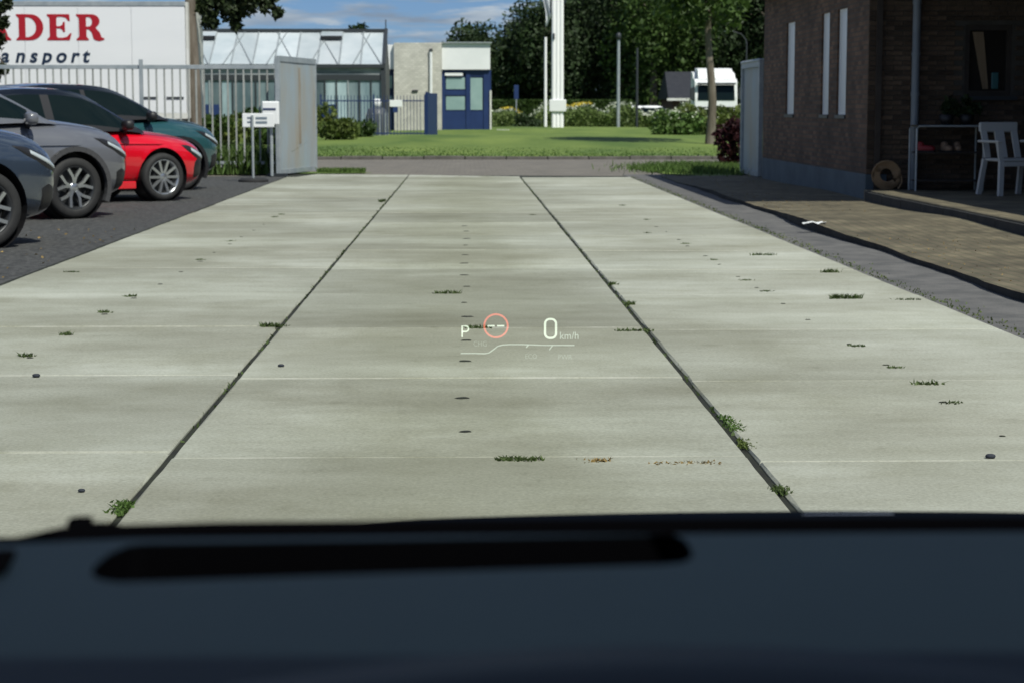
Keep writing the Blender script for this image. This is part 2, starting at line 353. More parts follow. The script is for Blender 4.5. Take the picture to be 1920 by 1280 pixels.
def blade_mesh(name, pts, h, w, mat, seed=0, lean=0.35):
    lean = min(lean, .6)
    rs = np.random.RandomState(seed); n = len(pts); an = rs.rand(n) * 6.283; hh = h * (0.5 + 0.8 * rs.rand(n)); ww = w * (0.6 + 0.8 * rs.rand(n))
    dx = np.stack([np.cos(an), np.sin(an), 0 * an], 1) * ww[:, None] * 0.5
    ld = np.stack([rs.normal(size=n), rs.normal(size=n), 0 * an], 1) * lean * hh[:, None]; ld[:, 2] = 0
    p = np.array(pts); mid = p + ld * 0.35 + np.array([0, 0, 1]) * (hh * 0.55)[:, None]; top = p + ld + np.array([0, 0, 1]) * (hh * 0.95)[:, None]
    v = np.stack([p - dx, p + dx, mid + dx * 0.8, top, mid - dx * 0.8], 1).reshape(-1, 3)
    me = bpy.data.meshes.new(name); me.vertices.add(5 * n); me.loops.add(5 * n); me.polygons.add(n)
    me.vertices.foreach_set('co', v.astype(np.float32).ravel()); me.loops.foreach_set('vertex_index', np.arange(5 * n, dtype=np.int32))
    me.polygons.foreach_set('loop_start', np.arange(0, 5 * n, 5, dtype=np.int32)); me.update(calc_edges=True); me.materials.append(mat)
    return me
def curve_mesh(loops, ext, mat, name):
    cu = bpy.data.curves.new(name, 'CURVE'); cu.dimensions = '2D'; cu.fill_mode = 'BOTH'; cu.extrude = ext
    for lp in loops:
        s = cu.splines.new('POLY'); s.points.add(len(lp) - 1)
        for i, p in enumerate(lp): s.points[i].co = (p[0], p[1], 0, 1)
        s.use_cyclic_u = True
    return to_mesh(cu, name, mat)
def to_mesh(cu, name, mat):
    t = bpy.data.objects.new('tmp', cu); col.objects.link(t)
    me = bpy.data.meshes.new_from_object(t.evaluated_get(bpy.context.evaluated_depsgraph_get()))
    bpy.data.objects.remove(t); bpy.data.curves.remove(cu)
    me.name = name; me.materials.clear(); me.materials.append(mat); return me
def text_mesh(txt, size, ext, mat, name, shear=0.0, off=0.0, spacing=1.0, align='LEFT'):
    cu = bpy.data.curves.new(name, 'FONT'); cu.body = txt; cu.size = size; cu.extrude = ext; cu.shear = shear; cu.offset = off; cu.space_character = spacing; cu.align_x = align
    return to_mesh(cu, name, mat)

# ================================================================== GROUND
SLAB_L, J1, J2, SLAB_R = -3.16, -1.02, 0.98, 2.92
def sheet(name, poly, z, m, parent=None, kind='structure'):
    o = MB().add([(x, y, z) for x, y in poly], [tuple(range(len(poly)))]).build(name, m, parent)
    if kind: o['kind'] = kind
    return o
sheet('ground', [(-900, -60), (900, -60), (900, 1500), (-900, 1500)], -0.12, M_LAND)
# lawn beyond the road, gently raised
mb = MB(); NX, NY = 40, 30
for j in range(NY + 1):
    for i in range(NX + 1):
        x = -60 + 120 * i / NX; y = 47.75 + 90 * j / NY
        z = 0.055 + 0.14 * math.sin(x * 0.13 + 1.1) * min(1, j / 5) + 0.10 * math.sin(y * 0.2) * min(1, j / 5)
        mb.v.append((x, y, z))
for j in range(NY):
    for i in range(NX): a = j * (NX + 1) + i; mb.f.append((a, a + 1, a + NX + 2, a + NX + 1))
tag(mb.build('lawn', M_LAWN, smooth=True), kind='structure')
# road
road = sheet('road', [(-60, 35.2), (60, 35.2), (60, 47.6), (-60, 47.6)], -0.022, M_ROAD)
# kerb stones of the far road edge
kme = MB().box((-0.49, -0.06, -0.06), (0.49, 0.06, 0.062), 0.012).mesh('kerb_stone', M_KERB)
kerb = tag(ob('kerb', MB().box((-60, 47.61, -0.1), (60, 47.74, -0.03)).mesh('kerb', M_KERB)), kind='structure')
for i in range(22):
    ob('kerb_stone', kme, kerb, (-8.5 + i * 1.0, 47.675 + random.uniform(-.008, .008), random.uniform(-.012, .008)))
k2 = MB()
for i in range(40): k2.box((-60 + i, 47.62, -0.06), (-59.02 + i, 47.73, 0.058))
for i in range(40): k2.box((13.5 + i, 47.62, -0.06), (14.48 + i, 47.73, 0.058))
tag(k2.build('kerb_stone', M_KERB, kerb), kind='stuff')
# dark gravel yard with the parked cars
sheet('parking_yard', [(-60, -6), (SLAB_L - 0.01, -6), (SLAB_L - 0.01, 31.5), (-2.95, 34.2), (-2.72, 35.6), (-60, 35.6)], -0.016, M_GRAVEL)
# slab bed
sheet('slab_bed', [(SLAB_L - 0.05, -6), (SLAB_R + 0.05, -6), (SLAB_R + 0.05, 35.4), (SLAB_L - 0.05, 36.6)], -0.0142, M_SOIL)
# asphalt strip
sheet('asphalt_strip', [(SLAB_R - 0.02, -6), (3.8, -6), (3.8, 36.2), (SLAB_R - 0.02, 36.2)], -0.012, M_ASPH)
# brick paving, raised, with a wavering edge
rs = np.random.RandomState(4)
edge = []
for i in range(120):
    y = -6 + 41 * i / 119
    w = 0.02 * math.sin(y * 0.9) + 0.014 * math.sin(y * 2.3 + 1) + rs.uniform(-.012, .012) - 0.06 * math.exp(-((y - 19.5) / 1.3) ** 2)
    hgt = 0.054 + 0.012 * math.sin(y * 0.7 + .6) + 0.03 * math.exp(-((y - 20) / 1.4) ** 2)
    if y > 27: hgt *= max(0.25, 1 - (y - 27) / 6.5)
    edge.append((3.50 + w, y, hgt - 0.012))
mb = MB()
for i, (x, y, z) in enumerate(edge):
    mb.v += [(x + 0.015, y, -0.05), (x, y, z), (x + 0.25, y, z + 0.004), (16, y, 0.045)]
for i in range(len(edge) - 1):
    for k in range(3): a = i * 4 + k; mb.f.append((a, a + 1, a + 5, a + 4))
pav = tag(mb.build('brick_pavement', M_PAVE), kind='structure')
pav.data.materials.append(pbr('pavement_edge_shade', (0.010, 0.011, 0.011), .9, c2=(0.03, 0.03, 0.028), scale=7, world_co=True))  # shade of the upright edge face put into a near-black colour
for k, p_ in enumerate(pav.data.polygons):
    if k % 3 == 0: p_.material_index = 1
# raised terrace slab in front of the brick building
TZ = 0.17
mb = MB().box((5.08, -4, -0.05), (15, 24.9, TZ), 0.008)
ter = tag(mb.build('terrace', M_PAVE), kind='structure')
M_EDGE = pbr('terrace_edge_shade', (0.016, 0.017, 0.018), .9, c2=(0.035, 0.034, 0.032), scale=5, world_co=True)  # dark strips added on the terrace face, its shade painted as colour
for i in range(28): MB().box((5.045, -3.9 + i * 1.02, -0.04), (5.078, -2.89 + i * 1.02, TZ - .022 + random.uniform(-.006, .004)), .004).build('edge_shade_strip', M_EDGE, ter)
# grass verges beside the gates
def lumpy_sheet(name, poly_c, rx, ry, z, m):
    n = 28; pts = []
    for i in range(n):
        a = 2 * math.pi * i / n; k = 1 + 0.18 * math.sin(3 * a + 1) + random.uniform(-.08, .08)
        pts.append((poly_c[0] + rx * k * math.cos(a), poly_c[1] + ry * k * math.sin(a)))
    return sheet(name, pts, z, m)
lumpy_sheet('grass_verge_right', (4.75, 38.4), 1.45, 2.7, 0.0, M_LAWN)
lumpy_sheet('grass_verge_left', (-6.3, 37.0), 4.1, 0.9, 0.0, M_LAWN)

# concrete slabs: 2 m plates in three lanes
drive = thing('driveway', None, None); drive['kind'] = 'structure'
def slab_mesh(w, l, seed):
    rs_ = random.Random(seed); b = 0.008; hw, hl = w / 2, l / 2
    def ring(inset, z, jit):
        pts = []
        for k in range(10): pts.append((-hw + inset + (w - 2 * inset) * k / 10, -hl + inset))
        for k in range(10): pts.append((hw - inset, -hl + inset + (l - 2 * inset) * k / 10))
        for k in range(10): pts.append((hw - inset - (w - 2 * inset) * k / 10, hl - inset))
        for k in range(10): pts.append((-hw + inset, hl - inset - (l - 2 * inset) * k / 10))
        return [(x + rs_.uniform(-jit, jit), y + rs_.uniform(-jit, jit), z) for x, y in pts]
    m = MB(); r0, r1, r2 = ring(0, -0.14, 0), ring(0, -b, 0.002), ring(b, 0, 0.003)
    m.add(r0 + r1 + r2, [(k, (k + 1) % 40, 40 + (k + 1) % 40, 40 + k) for k in range(40)] + [(40 + k, 40 + (k + 1) % 40, 80 + (k + 1) % 40, 80 + k) for k in range(40)] + [tuple(range(80, 120))])
    return m.mesh('slab', CONC)
lanes = [(SLAB_L, J1), (J1, J2), (J2, SLAB_R)]
GAP = 0.024
lane_me = [[slab_mesh(b - a - GAP, 1.99, s * 10 + i) for s in range(3)] for i, (a, b) in enumerate(lanes)]
def pocket(seed):
    r = random.Random(seed); n = 11; k = [r.uniform(.7, 1.15) for _ in range(n)]
    a = [(.045 * k[i] * math.cos(6.283 * i / n), .036 * k[i] * math.sin(6.283 * i / n), 0) for i in range(n)]
    b = [(x * .75, y * .75, .003) for x, y, z in a]
    return MB().add(a + b, [(i, (i + 1) % n, n + (i + 1) % n, n + i) for i in range(n)] + [tuple(range(n, 2 * n))]).mesh('lifting_pocket', M_SOIL)
hole_me = [pocket(i) for i in range(5)]
for li, (a, b) in enumerate(lanes):
    cx = (a + b) / 2
    k = -1
    while True:
        y0 = 6.63 - 0.06 * cx + 2.0 * k
        if k > 13: break
        s = ob('slab', random.choice(lane_me[li]), drive, (cx, y0 + 1.0, random.uniform(-.004, .0)))
        s.rotation_euler = (random.uniform(-.0015, .0015), random.uniform(-.0015, .0015), random.uniform(-.0025, .0025))
        if 0 <= k < 7:
            for dy in ((-.36, .60), (-.46, .41), (-.51, .35))[li]:
                ob('lifting_pocket', random.choice(hole_me), s, (random.uniform(-.012, .012) + (0.02 if li == 1 else 0), dy + random.uniform(-.03, .03), 0.0005)).scale = (random.uniform(.45, .85) * (1 if li == 1 else .6),) * 2 + (1,)
        k += 1
for poly in ([(-2.98, 34.79), (J1 - .012, 34.72), (J1 - .012, 35.9), (-2.72, 36.35)], [(J1 + .012, 34.67), (J2 - .012, 34.62), (J2 - .012, 35.0), (J1 + .012, 35.85)]):
    MB().prism(poly, 'Z', -0.12, -0.002).build('slab', CONC, drive)
# apron between the last slabs and the road
sheet('road_apron', [(-2.72, 35.9), (SLAB_R, 34.9), (3.9, 34.9), (3.9, 37), (-2.72, 37)], -0.017, M_ROAD)

# ================================================================== BUILDINGS
# --- brick building on the right with its covered terrace
M_BRICKSIDE = brick_mat('brown_brick_side', (0.062, 0.031, 0.018), (0.150, 0.082, 0.048), (0.06, 0.052, 0.042), 0.22, 0.0625, 0.008, along='YZ', nv=(.65, 1.35))
M_BRICK = pbr('brown_brick', (0.055, 0.036, 0.024), 0.9, c2=(0.10, 0.068, 0.045), scale=8, objrand=0.45, bump=0.5, bscale=60)
M_MORTAR = pbr('mortar', (0.055, 0.05, 0.042), 0.95, c2=(0.08, 0.072, 0.062), scale=6)
M_PLINTH = pbr('blue_grey_plinth', (0.06, 0.085, 0.105), 0.8, c2=(0.09, 0.12, 0.145), scale=2)
M_FROST = pbr('frosted_white_pane', (0.62, 0.65, 0.68), 0.35, c2=(0.70, 0.72, 0.74), scale=1.2, spec=0.6)
M_DARKWOOD = pbr('dark_timber', (0.03, 0.022, 0.016), 0.7, c2=(0.045, 0.035, 0.028), scale=5)
M_PIPE = pbr('grey_pvc_pipe', (0.17, 0.20, 0.235), 0.5, c2=(0.21, 0.24, 0.27), scale=3)
BX, BY0, BY1, BH = 5.12, 24.95, 33.65, 3.05
bb = thing('brick_building', 'dark brown brick building with slit windows and a covered terrace along the driveway', 'building', (BX, BY0, 0))
def loc(o): o.location = (-BX, -BY0, 0); return o
def bpart(mb, name, m, parent=None, smooth=False):
    o = mb.build(name, m, parent or bb, smooth)
    if parent is None: loc(o)
    return o
# side wall with three slit openings (Y spans)
slits = [(26.42, 27.08), (27.68, 28.28), (30.6, 31.38)]
WZ0, WZ1 = 1.11, 2.54
mb = MB(); T = 0.26
ys = [BY0 + 0.03]
for a, b in slits: ys += [a, b]
ys.append(BY1)
for i in range(0, len(ys), 2): mb.box((BX, ys[i], 0.36), (BX + T, ys[i + 1], BH))
for a, b in slits: mb.box((BX, a, 0.36), (BX + T, b, WZ0)); mb.box((BX, a, WZ1), (BX + T, b, BH))
wall_side = bpart(mb, 'side_wall', M_BRICKSIDE)
for a, b in slits:
    w = bpart(MB().box((BX + 0.03, a, WZ0), (BX + 0.06, a + .035, WZ1)).box((BX + 0.03, b - .035, WZ0), (BX + 0.06, b, WZ1)).box((BX + 0.031, a + .035, WZ0), (BX + .06, b - .035, WZ0 + .035)).box((BX + 0.031, a + .035, WZ1 - .035), (BX + .06, b - .035, WZ1)), 'window', M_WHITE)
    MB().box((BX + 0.04, a + .036, WZ0 + .036), (BX + 0.055, b - .036, WZ1 - .036)).build('pane', M_FROST, w)
    MB().box((BX - 0.02, a - 0.02, WZ0 - 0.05), (BX + 0.029, b + 0.02, WZ0 - 0.002)).build('sill', M_DARKSTEEL, w)
bpart(MB().box((BX - 0.012, BY0 - 0.01, -0.02), (BX + T, BY1 + .01, 0.358), 0.006), 'plinth', M_PLINTH)
bpart(MB().box((BX + T, BY0 + 0.3, 0), (BX + 8, BY1, BH)), 'inner_core', M_DARKWOOD)
bpart(MB().box((BX + 0.02, BY1, 0), (BX + 8, BY1 + .2, BH)), 'rear_wall', M_BRICKSIDE)
# front wall: mortar bed and single bricks
WX0, WX1, WW0, WW1 = 6.35, 6.95, 1.35, 2.25          # window opening
FX1 = 10.0
mb = MB()
mb.box((BX + 0.012, BY0 + 0.014, 0), (WX0, BY0 + 0.28, BH)).box((WX1, BY0 + 0.014, 0), (FX1, BY0 + 0.28, BH)).box((WX0, BY0 + 0.014, 0), (WX1, BY0 + 0.28, WW0)).box((WX0, BY0 + 0.014, WW1), (WX1, BY0 + 0.28, BH))
front = bpart(mb, 'front_wall', M_MORTAR)
brk = {w: MB().box((0, 0, 0), (w, 0.05, 0.052), 0.004).mesh('brick', M_BRICK) for w in (0.21, 0.10)}
rest = MB(); cnt = 0
row = 0; z = TZ + 0.008
while z < BH - 0.06:
    x = BX + (0.0 if row % 2 else -0.11)
    while x < FX1:
        w = 0.21; xx = x
        if xx < BX: xx, w = BX, 0.10
        inwin = (xx + w > WX0 + .01 and xx < WX1 - .01 and z + 0.05 > WW0 and z < WW1)
        if not inwin:
            vis = xx < 7.2 and z < 2.62
            if vis and cnt < 300:
                ob('brick', brk[w], front, (xx, BY0 + random.uniform(-.003, .003), z)); cnt += 1
            else: rest.box((xx, BY0, z), (xx + w, BY0 + .04, z + .052))
        x += 0.22
    z += 0.0625; row += 1
tag(rest.build('brick', M_BRICK, front), kind='stuff')
# front window with curtain and a teal jar
w = bpart(MB().box((WX0, BY0 + .03, WW0), (WX0 + .06, BY0 + .12, WW1)).box((WX1 - .06, BY0 + .03, WW0), (WX1, BY0 + .12, WW1)).box((WX0 + .06, BY0 + .03, WW0), (WX1 - .06, BY0 + .12, WW0 + .07)).box((WX0 + .06, BY0 + .03, WW1 - .07), (WX1 - .06, BY0 + .12, WW1)), 'window', M_DARKWOOD)
M_PANE = pbr('dim_window_pane', (0.02, 0.018, 0.016), 0.08, spec=0.6)
MB().box((WX0 + .06, BY0 + .08, WW0 + .07), (WX1 - .06, BY0 + .09, WW1 - .07)).build('pane', M_PANE, w)
M_CURT = pbr('cream_curtain', (0.20, 0.14, 0.085), 0.9, c2=(0.26, 0.19, 0.12), scale=3, stretch=(8, 1, .3))
MB().prism([(WX0 + .10, WW1 - .09), (WX0 + .24, WW1 - .09), (WX0 + .32, WW0 + .09), (WX0 + .25, WW0 + .09)], 'Y', BY0 + .060, BY0 + .078).build('curtain', M_CURT, w)
MB().box((WX0 + .36, BY0 + .055, WW0 + .09), (WX0 + .45, BY0 + .078, WW0 + .30), .01).build('jar', pbr('teal_jar', (0.04, 0.14, 0.15), .3), w)
MB().box((WX0 - .06, BY0 - .09, WW0 - .05), (WX1 + .06, BY0 + .029, WW0 - .003)).build('sill', M_DARKSTEEL, w)
# corner post strip, downpipe with brackets, wall lamp
bpart(MB().box((BX + 0.09, BY0 - .055, 0.05), (BX + 0.16, BY0 - .006, BH)), 'corner_post', M_DARKWOOD)
dp = bpart(MB().tube([(5.70, BY0 - .09, TZ), (5.70, BY0 - .09, 3.0)], 0.05, 14), 'downpipe', M_PIPE, smooth=True)
for zz in (0.45, 1.35, 1.85, 2.5): MB().tube([(5.70, BY0 - .09, zz), (5.70, BY0 - .09, zz + .05)], 0.056, 14).build('bracket', M_PIPE, dp)
bpart(MB().box((6.50, BY0 - .13, 2.56), (6.70, BY0 - .006, 2.74), .02), 'wall_lamp', pbr('lamp_white', (0.55, 0.55, 0.58), .4))
# roofs: closed block, terrace canopy, wing canopy
M_ROOF = pbr('roof_felt', (0.05, 0.05, 0.055), 0.9, c2=(0.08, 0.08, 0.08), scale=2)
rf = bpart(MB().box((BX - 0.35, BY0 - 2.4, BH), (15, BY1 + .35, BH + .28), .02), 'roof', M_ROOF)
MB().box((BX - 0.40, BY0 - 2.4, BH + .02), (BX - 0.352, BY1 + .35, BH + .30)).build('fascia', M_WHITE, rf)
bpart(MB().box((6.55, 6.0, BH - .25), (15, BY0 - 2.2, BH - .004)), 'canopy', M_ROOF)
for yy in (8.0, 14.0): bpart(MB().box((8.9, yy, TZ), (9.02, yy + .12, BH - .25)), 'canopy_post', M_DARKWOOD)
bpart(MB().box((10.0, 6, TZ), (10.2, BY0, BH - .25)), 'wing_wall', M_BRICKSIDE)

# --- pale brick and blue office
M_PALEBRICK = brick_mat('pale_brick', (0.50, 0.49, 0.43), (0.60, 0.58, 0.52), (0.42, 0.41, 0.37), 0.22, 0.10, 0.012, along='XZ')
OY = 96.0
def O(px, py): return P(px, py, OY)
of = thing('office_building', 'low office with white fascia, pale brick pier and blue panelled front', 'building', (O(830, 250).x, OY, 0))
def opart(mb, name, m, parent=None):
    o = mb.build(name, m, parent or of)
    if parent is None: o.location = (-of.location.x, -OY, 0)
    return o
def obox(x0, y0, x1, y1, ya, yb):
    a, b = O(x0, y1), O(x1, y0); return MB().box((a.x, ya, max(a.z, 0)), (b.x, yb, b.z))
opart(obox(740, 81, 828, 256, OY - 0.3, OY + 8), 'brick_pier', M_PALEBRICK)
opart(obox(690, 84, 739.6, 130, OY, OY + 8), 'fascia', M_WHITE)
opart(obox(828.6, 82, 919, 131, OY - 0.1, OY + 8), 'fascia', M_WHITE)
opart(obox(826, 79.5, 922, 81.6, OY - 0.25, OY + 8.2), 'coping', M_GALV)
opart(obox(828.6, 131.6, 921, 256, OY + .25, OY + 7.8), 'core', M_NAVY)
bf = opart(obox(828.8, 131.6, 834, 254, OY + .05, OY + .2).box(*[(O(826 + 48, 254).x, OY + .05, 0), (O(826 + 56, 131.6).x, OY + .2, O(0, 131.6).z)]).box((O(907, 254).x, OY + .05, 0), (O(918, 0).x, OY + .2, O(0, 131.6).z)), 'blue_frame', M_BLUE)
for (x0, y0, x1, y1) in ((834.4, 209, 873.6, 254), (882.4, 209, 906.6, 254), (834.4, 170, 873.6, 179), (834.4, 132, 873.6, 137), (882.4, 132, 906.6, 144)):
    opart(obox(x0, y0, x1, y1, OY + .09, OY + .2), 'blue_panel', M_BLUE)
opart(obox(834.4, 137.4, 868, 142.6, OY + .0, OY + .15), 'blind_box', M_WHITE)
for (x0, y0, x1, y1) in ((834.4, 144, 873.6, 169.6), (834.4, 179.4, 873.6, 208.6), (870, 144.4, 906.6, 208.6)):
    wdw = opart(obox(x0 + (4.6 if x0 > 860 else 0), y0, x1, y1, OY + .13, OY + .2), 'window', M_NAVY)
    a, b = O(x0 + (6 if x0 > 860 else 2), y1 - 2), O(x1 - 2, y0 + 2)
    MB().box((a.x, OY + .11, a.z), (b.x, OY + .128, b.z)).build('pane', M_OFFPANE, wdw)
opart(obox(918.4, 170, 921.6, 252, OY - .02, OY + .24), 'corner_trim', M_DIRTWHITE)
opart(MB().tube([O(808, 96) - Vector((0, .38, 0)), O(808, 250) - Vector((0, .38, 0))], 0.075, 10), 'downpipe', M_WHITE)
opart(MB().box((O(805, 0).x, OY - .46, O(0, 97).z), (O(811, 0).x, OY - .301, O(0, 92).z)), 'hopper', M_DARKSTEEL)
opart(MB().box((O(772, 0).x, OY - .36, O(0, 173).z), (O(783, 0).x, OY - .301, O(0, 169).z)), 'wall_vent', M_DARKSTEEL)
opart(obox(690, 130.4, 739.6, 256, OY + .3, OY + 7.8), 'recessed_wall', M_NAVY)
for (y0, y1) in ((140, 168), (178, 200)):
    wdw = opart(obox(724, y0, 737, y1, OY + .2, OY + .298), 'window', M_BLUE)
    a, b = O(726, y1 - 2), O(735, y0 + 2); MB().box((a.x, OY + .18, a.z), (b.x, OY + .198, b.z)).build('pane', M_OFFPANE, wdw)
opart(MB().box((O(919, 0).x + .3, OY - 1, 0.0), (O(955, 0).x, OY + .6, 0.22)), 'doorstep', M_DIRTWHITE)

# --- glasshouse with pitched pale roof
GY = 86.0
def Gh(px, py, dy=0): return P(px, py, GY + dy)
M_ROOFPANE = pbr('white_glass_pane', (0.40, 0.46, 0.49), 0.15, c2=(0.58, 0.62, 0.64), scale=0.35, objrand=0.12, spec=0.6)
gh = thing('glasshouse', 'long glasshouse with pale glazed roof and dark steel frame', 'glasshouse', (Gh(718, 250).x, GY, 0))
def gpart(mb, name, m, parent=None):
    o = mb.build(name, m, parent or gh)
    if parent is None: o.location = (-gh.location.x, -GY, 0)
    return o
GX1 = Gh(716, 0).x; GX0 = GX1 - 15.0
ze, zr, zg = Gh(0, 122).z, Gh(0, 60, 3).z, 0.1
slope = MB()
npan = 16; pw = (GX1 - GX0) / npan
for i in range(npan):
    xa, xb = GX1 - (i + 1) * pw + .03, GX1 - i * pw - .03
    o = gpart(MB().add([(xa, GY, ze), (xb, GY, ze), (xb, GY + 3, zr), (xa, GY + 3, zr), (xa, GY + .02, ze - .02), (xb, GY + .02, ze - .02), (xb, GY + 3.02, zr - .02), (xa, GY + 3.02, zr - .02)], [(0, 1, 2, 3), (7, 6, 5, 4), (0, 4, 5, 1), (1, 5, 6, 2), (2, 6, 7, 3), (3, 7, 4, 0)]), 'roof_pane', M_ROOFPANE)
    gpart(MB().bar((xb + .03, GY - .03, ze), (xb + .03, GY + 2.97, zr), 0.06), 'glazing_bar', M_GALV)
    if i % 2 == 0:
        for s in (1,): gpart(MB().bar((xb, GY - .05, ze + .02), (xb - 2 * pw * .55, GY + 2.95, zr - .02), 0.036), 'brace', M_GALV)
        gpart(MB().bar((xa - pw * .4, GY - .05, ze + .02), (xa + pw * .3, GY + 2.95, zr - .02), 0.04), 'brace', M_GALV)
for i in (2, 8, 11):
    xa, xb = GX1 - (i + 1) * pw, GX1 - i * pw
    t0, t1 = 0.72, 0.98
    q = lambda x, t, h: (x, GY + 3 * t, ze + (zr - ze) * t + h)
    v = gpart(MB().add([q(xa, t0, .22), q(xb, t0, .22), q(xb, t1, .06), q(xa, t1, .06)], [(0, 1, 2, 3)]).add([q(xa, t0, .19), q(xb, t0, .19), q(xb, t1, .03), q(xa, t1, .03)], [(3, 2, 1, 0)]), 'roof_vent', M_ROOFPANE)
    MB().bar(q(xa, t0, .15), q(xb, t0, .15), 0.08, 0.16).build('vent_frame', M_BLACK, v)
gpart(MB().bar((GX0, GY + 3, zr + .06), (GX1 + .1, GY + 3, zr + .06), 0.16), 'ridge', M_DARKSTEEL)
gpart(MB().bar((GX0, GY - .08, ze - .05), (GX1 + .1, GY - .08, ze - .05), 0.16), 'gutter', M_DARKSTEEL)
gpart(MB().box((GX0, GY, ze - .42), (GX1, GY + .1, ze - .131)), 'upper_glazing', pbr('upper_glazing', (0.10, 0.12, 0.13), .15, c2=(0.38, 0.40, 0.40), scale=1.2, stretch=(.5, 1, 2), spec=.6))
gpart(MB().box((GX0, GY - .04, ze - .66), (GX1, GY + .12, ze - .421)), 'transom', M_DARKSTEEL)
zb = zg + 0.55
M_WALLPANE = pbr('wall_pane', (0.10, 0.15, 0.17), .1, c2=(0.30, 0.38, 0.40), scale=0.9, stretch=(1, 1, .2), objrand=.5, spec=.7)
npw = 30; pw2 = (GX1 - GX0) / npw
for i in range(npw):
    xa, xb = GX1 - (i + 1) * pw2 + .03, GX1 - i * pw2 - .03
    blue = i in (4, 5, 6, 8, 9, 14, 15, 17, 18, 19, 21)
    gpart(MB().box((xa, GY + .03, zb + (0.75 if blue else 0)), (xb, GY + .06, ze - .661)), 'wall_pane', M_WALLPANE)
    if blue: gpart(MB().box((xa, GY + .01, zb), (xb, GY + .06, zb + .749)), 'blue_panel', M_BLUE)
    gpart(MB().box((xb, GY - .03, zg), (xb + .06, GY + .08, ze - .661)), 'mullion', M_DARKSTEEL if i % 3 else M_GALV)
    gpart(MB().box((xa, GY + .0, zg), (xb, GY + .07, zb - .002)), 'base_panel', M_DIRTWHITE)
gpart(MB().add([(GX1, GY + .1, 0), (GX1, GY + 6, 0), (GX1, GY + 6, ze), (GX1, GY + 3, zr), (GX1, GY + .1, ze)], [(0, 1, 2, 3, 4)]).add([(GX1 + .08, GY + .1, 0), (GX1 + .08, GY + 6, 0), (GX1 + .08, GY + 6, ze), (GX1 + .08, GY + 3, zr), (GX1 + .08, GY + .1, ze)], [(4, 3, 2, 1, 0)]), 'gable', M_DARKSTEEL)
gpart(MB().bar((GX1 + .1, GY - .1, 0), (GX1 + .02, GY + .02, ze), 0.2), 'gable_post', M_DARKSTEEL)
gpart(MB().bar((GX1 + .06, GY, ze), (GX1 + .06, GY + 3, zr + .1), 0.14), 'gable_verge', M_DARKSTEEL)
gpart(MB().bar((GX1 + .04, GY + 3, zr), (GX1 + .04, GY + 3, zr + .55), 0.05), 'finial', M_DARKSTEEL)
gpart(MB().box((GX0, GY + 5.9, 0), (GX1 - .01, GY + 6, ze)), 'back_wall', M_DIRTWHITE)
gpart(MB().add([(GX0, GY + 3.1, zr), (GX1, GY + 3.1, zr), (GX1, GY + 6, ze), (GX0, GY + 6, ze)], [(0, 1, 2, 3)]), 'back_roof', M_ROOFPANE)

# --- slate-roofed house behind the hedge
HY = 140
M_SLATE = pbr('dark_slate', (0.018, 0.020, 0.028), 0.7, c2=(0.028, 0.03, 0.038), scale=3)
a = P(1253, 200, HY); b = P(1345, 133, HY)
hs = thing('slate_roofed_house', 'dark slate roofed house half hidden behind the white truck cab', 'house', (a.x, HY, 0))
zgut = P(0, 186, HY).z
hw_ = MB().box((a.x + .3, HY + .3, 0), (b.x, HY + 8, zgut)).build('wall', pbr('house_brick', (0.09, 0.05, 0.04), .9), hs); hw_.location = (-a.x, -HY, 0)
mb = MB().add([(a.x, HY, zgut), (b.x + .5, HY, zgut), (b.x + .5, HY + 4, b.z), (a.x + .15, HY + 4, b.z), (a.x, HY + 8.3, zgut), (b.x + .5, HY + 8.3, zgut)], [(0, 1, 2, 3), (3, 2, 5, 4), (0, 3, 4), (1, 5, 2), (0, 4, 5, 1)])
o = mb.build('roof', M_SLATE, hs); o.location = (-a.x, -HY, 0)
o = MB().box((a.x - .1, HY - .15, zgut - .12), (b.x + .5, HY - .01, zgut + .06)).build('gutter', M_DIRTWHITE, hs); o.location = (-a.x, -HY, 0)
for xo in (1.0, 1.9):
    o = MB().box((a.x + xo, HY + .25, 0.9), (a.x + xo + .6, HY + .299, zgut - .25)).build('window', M_DIRTWHITE, hs); o.location = (-a.x, -HY, 0)

# ================================================================== VEHICLES
def sm_interp(xs, ts, vs, k=5):
    y = np.interp(xs, ts, vs)
    for _ in range(2):
        p = np.pad(y, k // 2, mode='edge'); y2 = np.convolve(p, np.ones(k) / k, 'valid'); y2[0], y2[-1] = y[0], y[-1]; y = y2
    return y
def boolean_cut(me, cutter_me, name):
    o = bpy.data.objects.new('tmpa', me); c = bpy.data.objects.new('tmpb', cutter_me); col.objects.link(o); col.objects.link(c)
    md = o.modifiers.new('b', 'BOOLEAN'); md.operation = 'DIFFERENCE'; md.object = c; md.solver = 'EXACT'
    bpy.context.view_layer.update()
    r = bpy.data.meshes.new_from_object(o.evaluated_get(bpy.context.evaluated_depsgraph_get()))
    bpy.data.objects.remove(o); bpy.data.objects.remove(c); r.name = name; return r
def paint(name, c, rough=0.3): return pbr(name, c, rough * .7, metal=0.0, coat=1.0, c2=tuple(min(1, x * 1.08) for x in c), scale=1.5)
